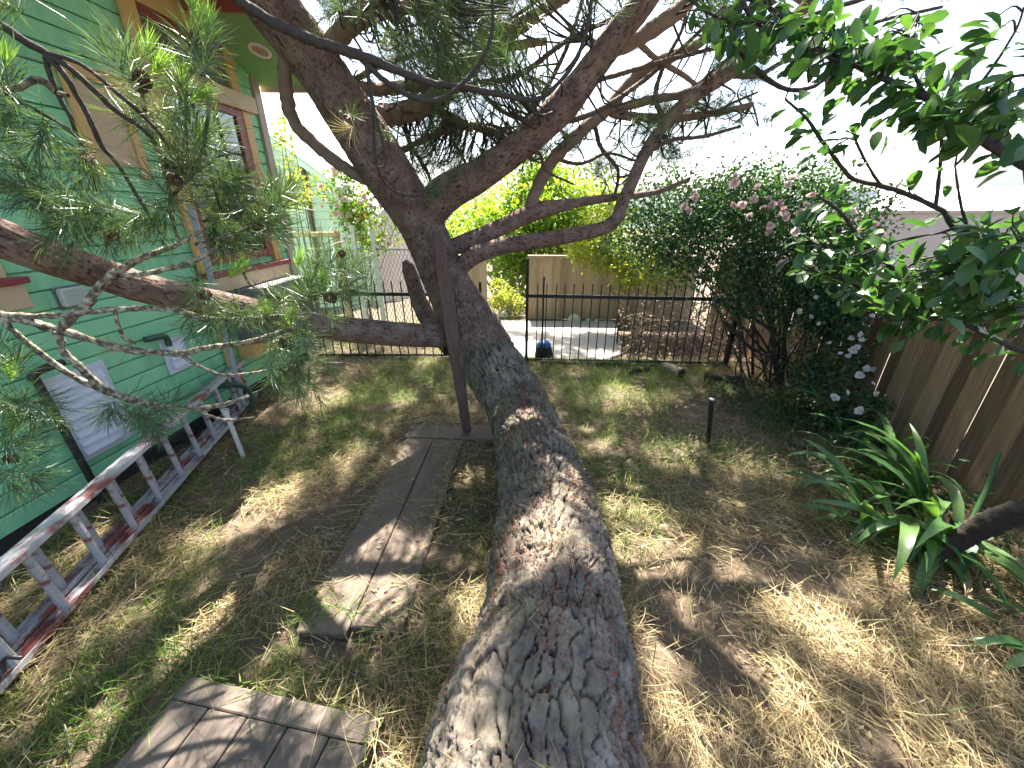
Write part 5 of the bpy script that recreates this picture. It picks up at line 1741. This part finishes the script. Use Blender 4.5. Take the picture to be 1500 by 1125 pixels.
spots = [(1018, 286), (1003, 303), (1110, 275), (1127, 290), (1132, 300), (1145, 308), (1105, 292), (1098, 318), (1180, 300), (1183, 310), (1175, 312), (1190, 282), (1128, 330), (1126, 340), (1140, 387), (1220, 370), (1240, 372), (1262, 335), (1270, 388), (1160, 262), (1155, 270), (1075, 268), (1250, 310), (1238, 322), (1280, 330), (1165, 340), (1200, 330), (1150, 318), (1087, 300), (1232, 390), (1118, 305), (1172, 322), (1290, 345), (1300, 352)]
for i, (px_, py_) in enumerate(spots):
    for k in range(random.choice((1, 1, 2))):
        p = on_y(px_ + random.gauss(0, 7) * (k > 0), py_ + random.gauss(0, 6) * (k > 0), on_bush(px_, py_))
        place('flower', random.choice(fm), rose, Matrix.Translation(p) @ frame_to(norm(-ray(px_, py_) + RNG.normal(0, .8, 3)), random.uniform(0, 6)) @ Matrix.Scale(random.uniform(.95, 1.45), 4))
for (px_, py_) in [(1173, 456), (1190, 463), (1200, 474), (1196, 436), (1214, 501), (1262, 490), (1263, 497), (1250, 512), (1256, 508), (1231, 518), (1247, 495), (1277, 462), (1270, 540), (1281, 541), (1260, 550), (1278, 562), (1240, 575), (1285, 577), (1260, 602), (1240, 638), (1243, 520), (1139, 388), (1222, 583)]:
    p = on_y(px_, py_, on_bush(px_, py_))
    place('flower', random.choice(fw), rose, Matrix.Translation(p) @ frame_to(norm(-ray(px_, py_) + RNG.normal(0, .5, 3)), random.uniform(0, 6)) @ Matrix.Scale(random.uniform(.75, 1.25), 4))['label'] = 'white rose'

# ---- dry tangle behind the iron fence
q = MB()
r_ = np.random.default_rng(15)
dt = thing('dry_undergrowth', (1.9, 5.6, 0), 'tangle of dry twigs and leaves behind the iron pickets', 'undergrowth')
for k in range(160):
    p = on_y(random.uniform(915, 1080), random.uniform(440, 530), random.uniform(5.25, 6.3))
    p[2] = max(p[2], .03)
    d_ = norm(RNG.normal(0, 1, 3) * np.array([1, .6, .7])) * random.uniform(.15, .4)
    e_ = p + d_
    e_[2] = max(e_[2], .02)
    q.tube([p, (p + e_) / 2 + RNG.normal(0, .02, 3), e_], .005, 4, caps=False)
q.build('twigs', M['log_bark'], dt, kind='stuff')
P = np.array([on_y(random.uniform(905, 1085), 420 + 125 * random.random() ** .7, random.uniform(5.3, 6.5)) for _ in range(2400)])
P[:, 2] = np.maximum(P[:, 2], .01)
V, F = leaf_cloud(P, .05, .03, r_)
q = MB(); q.add(V, F); q.build('dead_leaves', M['dead_leaf'], dt, kind='stuff')

# ---- bright shrub in front of the patio fence
def shrub(name, label, mat, blobs, L, w, seed, base, stems=8, flowers=None, cat='shrub', stem_mat='log_bark', group=None, shell=.3, cs=.22):
    r_ = np.random.default_rng(seed)
    t = thing(name, base, label, cat, group)
    Ps, Os = [], []
    for (px_, py_, y_, rx, ry, rz, n) in blobs:
        p, out = blob_points(n, on_y(px_, py_, y_), (rx, ry, rz), r_, shell, max(10, n // 40), cs)
        p[:, 2] = np.maximum(p[:, 2], -.3)
        Ps.append(p); Os.append(out)
    Ps, Os = np.vstack(Ps), np.vstack(Os)
    V, F = leaf_cloud(Ps, L, w, r_, out=Os * .5)
    q = MB(); q.add(V, F)
    q.build('foliage', M[mat], t, kind='stuff')
    for k in range(stems):
        e = Ps[r_.integers(len(Ps))]
        b0 = np.array(base, float) + np.append(r_.normal(0, .06, 2), -.05)
        cane([b0, (b0 + e) / 2 + r_.normal(0, .08, 3), e], .014 * max(1, L / .06), .004, stem_mat, t, 'stem', 4)
    if flowers:
        for (ms, n, front) in flowers:
            for k in range(n):
                i = r_.integers(len(Ps))
                p = Ps[i] + Os[i] * .06 + np.array([0, -front, 0])
                place('flower', ms[k % len(ms)], t, Matrix.Translation(p) @ frame_to(norm(-p + _o + r_.normal(0, 1, 3)), k) @ Matrix.Scale(float(r_.uniform(.7, 1.3)), 4))
    return t


shrub('garden_shrub', 'sunlit lime green shrub covering the right end of the patio fence', 'yellow_leaf', [(905, 372, 6.9, .65, .35, .30, 1900), (860, 360, 7.0, .38, .3, .22, 700), (950, 395, 6.6, .6, .4, .35, 1500), (900, 325, 7.2, .5, .3, .25, 700)], .075, .045, 31, on_z(935, 485))
shrub('garden_shrub', 'small golden green bush in the gap between the patio fences', 'yellow_leaf', [(742, 445, 7.75, .32, .25, .32, 900), (735, 430, 7.9, .25, .2, .25, 400)], .06, .035, 32, on_z(742, 462))
shrub('broadleaf_tree', 'tall bright green tree rising behind the patio fences', 'bright_leaf', [(800, 320, 10, 1.15, .8, .9, 3600), (740, 345, 10, .9, .8, .8, 1900), (790, 270, 10.4, .7, .6, .5, 1000), (850, 350, 9.6, .9, .6, .6, 1700), (760, 400, 9.6, .6, .5, .6, 1300), (680, 345, 11, .8, .6, .7, 1300), (870, 290, 11, .9, .6, .6, 1000)], .15, .085, 33, on_z(775, 445)*np.array([1,1,0]) + np.array([0,0,-.4]), 9, cat='tree')
shrub('pale_tree', 'pale feathery green tree between trunk and bright tree', 'yellow_leaf', [(690, 320, 14, 1.1, .8, .9, 1500), (715, 290, 14, .7, .6, .6, 600)], .12, .05, 34, (-1.3, 14, -1.0), 6, cat='tree')
pk = [flower_mesh(.042, 'pink', 11, 12), flower_mesh(.038, 'white_petal', 12, 12)]
og = [flower_mesh(.042, 'orange', 13, 12)]
shrub('climbing_vine', 'yellow green climbing vine against the corner of the green house', 'yellow_leaf', [(418, 225, 5.7, .09, .12, .4, 130), (430, 275, 5.7, .20, .18, .30, 300), (424, 310, 5.7, .15, .15, .2, 120), (420, 190, 5.7, .07, .1, .22, 60)], .06, .04, 35, (-3.25, 5.7, 0), 5, cat='vine')
shrub('flowering_shrub', 'pink and orange flowering shrub behind the leaning trunk', 'bright_leaf', [(520, 285, 6.2, .42, .3, .42, 900), (545, 330, 6.2, .42, .3, .35, 800), (500, 265, 6.3, .14, .2, .2, 90), (515, 310, 6.2, .25, .2, .3, 300)], .07, .04, 36, on_y(530, 420, 6.2) * np.array([1, 1, 0]), 8, flowers=[(pk, 70, .12), (og, 7, .15)])
shrub('dark_shrub', 'dark evergreen shrub in the distance behind the rose', 'rose_leaf', [(1010, 300, 7.5, 1.0, .6, .5, 1500), (1120, 300, 7.8, 1.2, .6, .5, 1500), (960, 250, 8.5, .5, .5, .4, 350)], .08, .05, 37, (3.0, 7.9, -.2), 6)

# ---- plum tree on the right
plum = thing('plum_tree', (2.7, 1.3, 0), 'leafy plum tree reaching in from the right edge', 'tree')
PB = [
    [(1560, 270, 1.10, 15), (1500, 240, 1.15, 14), (1453, 212, 1.2, 13), (1425, 193, 1.22, 12), (1395, 168, 1.25, 11), (1360, 144, 1.3, 10), (1310, 122, 1.35, 8), (1260, 100, 1.4, 6), (1200, 70, 1.5, 5), (1150, 35, 1.55, 4)],
    [(1530, 400, 1.25, 12), (1450, 352, 1.3, 10), (1432, 342, 1.32, 9), (1400, 334, 1.35, 9), (1385, 312, 1.38, 8), (1370, 303, 1.4, 7), (1330, 285, 1.43, 7), (1290, 272, 1.46, 6), (1250, 262, 1.5, 6), (1225, 235, 1.53, 5), (1203, 205, 1.56, 5), (1180, 172, 1.6, 4), (1150, 145, 1.65, 3)],
    [(1370, 303, 1.4, 5), (1373, 280, 1.4, 5), (1377, 245, 1.4, 4), (1379, 205, 1.4, 4), (1377, 165, 1.4, 3)],
    [(1420, 338, 1.33, 5), (1410, 310, 1.33, 4), (1403, 275, 1.33, 3), (1399, 243, 1.33, 2)],
    [(1560, 540, 1.3, 9), (1500, 515, 1.35, 8), (1430, 483, 1.4, 7), (1367, 440, 1.47, 7), (1317, 400, 1.52, 6), (1267, 357, 1.58, 6), (1230, 310, 1.63, 5), (1195, 285, 1.66, 3)],
    [(1560, 470, 1.15, 7), (1500, 452, 1.2, 6), (1460, 437, 1.25, 5), (1410, 420, 1.3, 4)],
    [(1367, 440, 1.47, 5), (1330, 445, 1.5, 4), (1280, 430, 1.53, 4), (1220, 405, 1.58, 3), (1170, 392, 1.6, 2)],
    [(1430, 483, 1.4, 4), (1390, 470, 1.42, 4), (1340, 468, 1.44, 3), (1300, 470, 1.46, 2)],
    [(1400, 334, 1.35, 4), (1375, 342, 1.36, 3), (1355, 345, 1.37, 2)],
    [(1500, 240, 1.15, 4), (1502, 270, 1.15, 3), (1506, 300, 1.18, 2)],
    [(1290, 272, 1.46, 4), (1270, 240, 1.47, 3), (1255, 210, 1.48, 3), (1250, 195, 1.49, 2)],
    [(1395, 168, 1.25, 5), (1430, 130, 1.25, 4), (1460, 90, 1.25, 4), (1490, 40, 1.25, 3), (1500, 10, 1.25, 3)],
    [(1360, 144, 1.3, 4), (1340, 110, 1.32, 4), (1330, 60, 1.35, 3), (1345, 20, 1.4, 3)],
    [(1317, 400, 1.52, 4), (1350, 380, 1.5, 3), (1400, 375, 1.48, 3), (1450, 385, 1.45, 3)],
    [(1267, 357, 1.58, 4), (1240, 370, 1.58, 3), (1200, 360, 1.6, 3), (1170, 340, 1.62, 2)],
    [(1530, 130, 1.05, 4), (1500, 110, 1.07, 4), (1470, 120, 1.1, 3), (1440, 150, 1.12, 2)],
    [(1000, -10, 1.7, 5), (1040, 20, 1.7, 4), (1080, 30, 1.68, 4), (1150, 35, 1.65, 4), (1200, 40, 1.6, 3)],
    [(1500, 350, 1.1, 6), (1470, 370, 1.12, 5), (1430, 385, 1.15, 4), (1395, 400, 1.2, 3)],
    [(1120, -20, 1.7, 4), (1130, 20, 1.7, 4), (1100, 60, 1.7, 3), (1090, 75, 1.7, 2)],
]
for rows in PB:
    limb(rows, name='branch', mat='twig_dark', parent=plum, sides=8, keep=False, wob=.12)
cane([(2.75, 1.35, -.05), (2.7, 1.32, .6), (2.45, 1.28, 1.1), on_y(1530, 400, 1.25)], .05, .02, 'twig_dark', plum, 'trunk')
cane([(2.66, 1.3, .7), (2.5, 1.2, 1.3), (2.2, 1.12, 1.8), on_y(1560, 270, 1.1)], .035, .016, 'twig_dark', plum, 'limb')
cane([(2.6, 1.3, .9), (2.4, 1.3, 1.2), on_y(1560, 540, 1.3)], .03, .013, 'twig_dark', plum, 'limb')
lms = []
for k in range(5):
    V, F = leaf_verts(.055, .028 + .004 * (k % 3), .2 + .22 * (k % 2), .08 + .13 * k)
    q = MB(); q.add(V, F)
    lms.append(q.data('leaf', M['plum_leaf'], True))
# candidate leaves along the twigs
cand = []
DENS = {0: 120, 1: 95, 2: 12, 3: 2, 4: 120, 5: 50, 6: 60, 7: 40, 8: 4, 9: 0, 10: 18, 11: 16, 12: 26, 13: 55, 14: 50, 15: 25, 16: 40, 17: 50, 18: 22}
for i, rows in enumerate(PB):
    n = DENS[i]
    R = smooth_path([np.append(on_y(*r[:3]), 0) for r in rows], 8)[:, :3]
    for k in range(n):
        t = random.random() ** .8
        f_ = t * (len(R) - 2)
        j = int(f_)
        p = R[j] * (1 - f_ + j) + R[j + 1] * (f_ - j)
        tg = norm(R[j + 1] - R[j])
        off = RNG.normal(0, 1, 3)
        off = norm(off - tg * np.dot(off, tg))
        d_ = norm(tg * random.uniform(.2, .9) + off * .9 + np.array([0, 0, -.15]))
        stalk = random.uniform(.0, .035) + (random.uniform(0, .05) if random.random() < .4 else 0)
        cand.append((p + off * stalk, d_, random.uniform(.65, 1.2)))
# leafy infill around the lower boughs
for (px_, py_, sx, sy, y_, n) in [(1330, 430, 60, 26, 1.5, 150), (1420, 425, 60, 38, 1.35, 170), (1250, 390, 60, 30, 1.6, 130), (1450, 380, 45, 34, 1.2, 110), (1290, 75, 60, 28, 1.45, 110), (1200, 70, 60, 32, 1.55, 110), (1120, 30, 60, 24, 1.65, 60), (1390, 165, 45, 30, 1.28, 110), (1470, 170, 30, 30, 1.2, 50), (1490, 320, 16, 30, 1.15, 26)]:
    for k in range(n):
        p = on_y(random.gauss(px_, sx * .6), random.gauss(py_, sy * .6), y_ + random.gauss(0, .12))
        cand.append((p, norm(RNG.normal(0, 1, 3) + np.array([-.3, 0, -.2])), random.uniform(.6, 1.15)))
# side shoots that carry the leaves between the boughs
bough = np.vstack([smooth_path([on_y(*r[:3]) for r in rows], 8) for rows in PB])
q = MB()
for c_ in cand[::4]:
    j = np.argmin(np.sum((bough - c_[0]) ** 2, 1))
    L_ = np.linalg.norm(bough[j] - c_[0])
    if .03 < L_ < .35:
        q.tube(smooth_path([bough[j], (bough[j] + c_[0]) / 2 + RNG.normal(0, .01, 3) + (0, 0, .012), c_[0]], 3), np.linspace(.0026, .0012, 7), 5, caps=False)
q.build('side_shoots', M['twig_dark'], plum, True, kind='stuff')
cand = [c_ for c_ in cand if not (1240 < project(c_[0])[0][0] < 1500 and 218 < project(c_[0])[1][0] < 322 and random.random() < .8)]       # a bare stretch of the bough
vis_px = [project(c_[0]) for c_ in cand]
score = [(-(c_[2] / float(v[2][0])) if (0 < v[0][0] < 1500 and 0 < v[1][0] < 1125) else 9) for c_, v in zip(cand, vis_px)]
order = np.argsort(score)


def leaf_matrix(p, d, s):
    up_ = norm(np.array([random.gauss(0, .5), random.gauss(0, .5), 1.0]))
    yv = norm(d)
    xv = norm(np.cross(yv, up_))
    zv = np.cross(xv, yv)
    return Matrix.Translation(p) @ Matrix((Vector(xv), Vector(yv), Vector(zv))).transposed().to_4x4() @ Matrix.Scale(s, 4)


rest = MB()
for rank, i in enumerate(order):
    p, d_, s_ = cand[i]
    Mx = leaf_matrix(p, d_, s_)
    if rank < 295:
        place('leaf', random.choice(lms), plum, Mx)
    else:
        V, F = leaf_verts(.062, .032, .3, .25)
        rest.add(V @ np.array(Mx.to_3x3()).T + np.array(Mx.translation), F)
rest.build('foliage', M['plum_leaf'], plum, True, kind='stuff')

# ---- strap-leaved plants
def strap(base, yaw, L, w, rise, arch, twist=.3):
    n = 9
    V = []
    p = np.array(base, float)
    for k in range(n):
        t = k / (n - 1)
        el = rise - arch * t ** 1.3
        d_ = np.array([math.cos(yaw) * math.cos(el), math.sin(yaw) * math.cos(el), math.sin(el)])
        if k:
            p = p + d_ * L / (n - 1)
        if p[2] < .02:
            p[2] = .02
        ww = w * (.55 + .9 * t if t < .35 else max(.04, 1.0 - ((t - .35) / .65) ** 2.2)) * .5
        a_ = twist * t
        sd = np.array([-math.sin(yaw), math.cos(yaw), 0])
        upv = np.cross(sd, d_) * -1
        sd2 = sd * math.cos(a_) + upv * math.sin(a_)
        V += [p - sd2 * ww + upv * ww * .35, p, p + sd2 * ww + upv * ww * .35]
    F = []
    for i in range(n - 1):
        a_ = 3 * i
        F += [(a_, a_ + 1, a_ + 4, a_ + 3), (a_ + 1, a_ + 2, a_ + 5, a_ + 4)]
    return V, F


def strap_plant(base, n, L, w, label, seed, spread=.10, yaws=None):
    rr = random.Random(seed)
    t = thing('strap_leaf_plant', base, label, 'plant', 'strap leaved plants by the right fence')
    for k in range(n):
        yaw = rr.uniform(0, 6.28) if yaws is None else rr.uniform(*yaws)
        b0 = np.array(base) + np.array([rr.gauss(0, spread), rr.gauss(0, spread), 0])
        V, F = strap(b0, yaw, L * rr.uniform(.6, 1.1), w * rr.uniform(.7, 1.15), rr.uniform(.75, 1.45), rr.uniform(.8, 2.6), rr.uniform(-.6, .6))
        q = MB(); q.add(V, F)
        q.build('leaf', M['strap_leaf'], t, True)
    for k in range(max(2, n // 6)):
        V, F = strap(np.array(base) + np.array([rr.gauss(0, spread), rr.gauss(0, spread), 0]), rr.uniform(0, 6.28), L * rr.uniform(.4, .7), w * .7, rr.uniform(.2, .8), rr.uniform(1.2, 2.4), rr.uniform(-1, 1))
        q = MB(); q.add(V, F)
        q.build('leaf', M['dead_leaf'], t, True, label='withered brown leaf')
    return t


sp = strap_plant((2.32, 2.05, 0), 36, .68, .066, 'large broad strap leaved plant at the right edge of the straw', 3, .13, (1.2, 5.4))
cane([(2.36, 1.80, .02), (2.46, 1.86, .18), (2.62, 2.0, .42), (2.7, 2.1, .62)], .017, .012, 'strap_leaf', sp, 'flower_stalk')
strap_plant((2.62, 2.2, 0), 20, .95, .075, 'tall strap leaved plant beside the dark curved branch', 4, .1, (1.2, 4.2))
strap_plant((2.72, 2.72, 0), 26, .58, .035, 'narrow leaved plant under the white roses', 5, .16, (1.6, 4.9))
strap_plant((2.42, 2.62, 0), 14, .36, .026, 'low narrow leaved clump in front of the white roses', 6, .16, (1.6, 4.9))
strap_plant((2.75, 3.1, 0), 12, .6, .05, 'shaded strap leaved plant nearest the rose canes', 8, .12)
strap_plant((2.35, 1.28, 0), 5, .36, .055, 'small strap leaved plant at the right edge of the picture', 9, .08, (2.2, 4.2))
# ground cover in the bed
r_ = np.random.default_rng(77)
P = np.column_stack([r_.uniform(1.9, 3.1, 2600), r_.uniform(1.7, 4.4, 2600), r_.gamma(1.5, .05, 2600)])
P = P[(P[:, 0] > 2.0 + .25 * np.sin(P[:, 1] * 3)) & (P[:, 0] > 2.6 - (P[:, 1] - 2.0) * .35)]
V, F = leaf_cloud(P, .06, .028, r_)
q = MB(); q.add(V, F)
tag(q.build('bed_foliage', M['rose_leaf']), 'low green leaves covering the planting bed by the right fence', 'ground cover', kind='stuff')

# dark curved dead branch at the right edge
rows = [(1358, 826, 1.8, 14), (1380, 810, 1.8, 18), (1410, 788, 1.8, 26), (1450, 766, 1.76, 32), (1490, 752, 1.72, 34), (1560, 738, 1.65, 36)]
db = []
for px_, py_, y_, w_ in rows:
    p = on_y(px_, py_, y_)
    db.append(np.append(p, .5 * w_ / FPX * project(p)[2][0]))
R = smooth_path(db, step=.012)
R[:, 3] *= 1 + .2 * (fbm(R[:, :3] * 9, 3) - .5)
q = MB(); q.tube(R[:, :3], R[:, 3], 14, wob=.12)
tag(q.build('dead_branch', M['dark_log'], smooth=True), 'thick dark curved dead branch at the right edge by the strap leaves', 'branch')
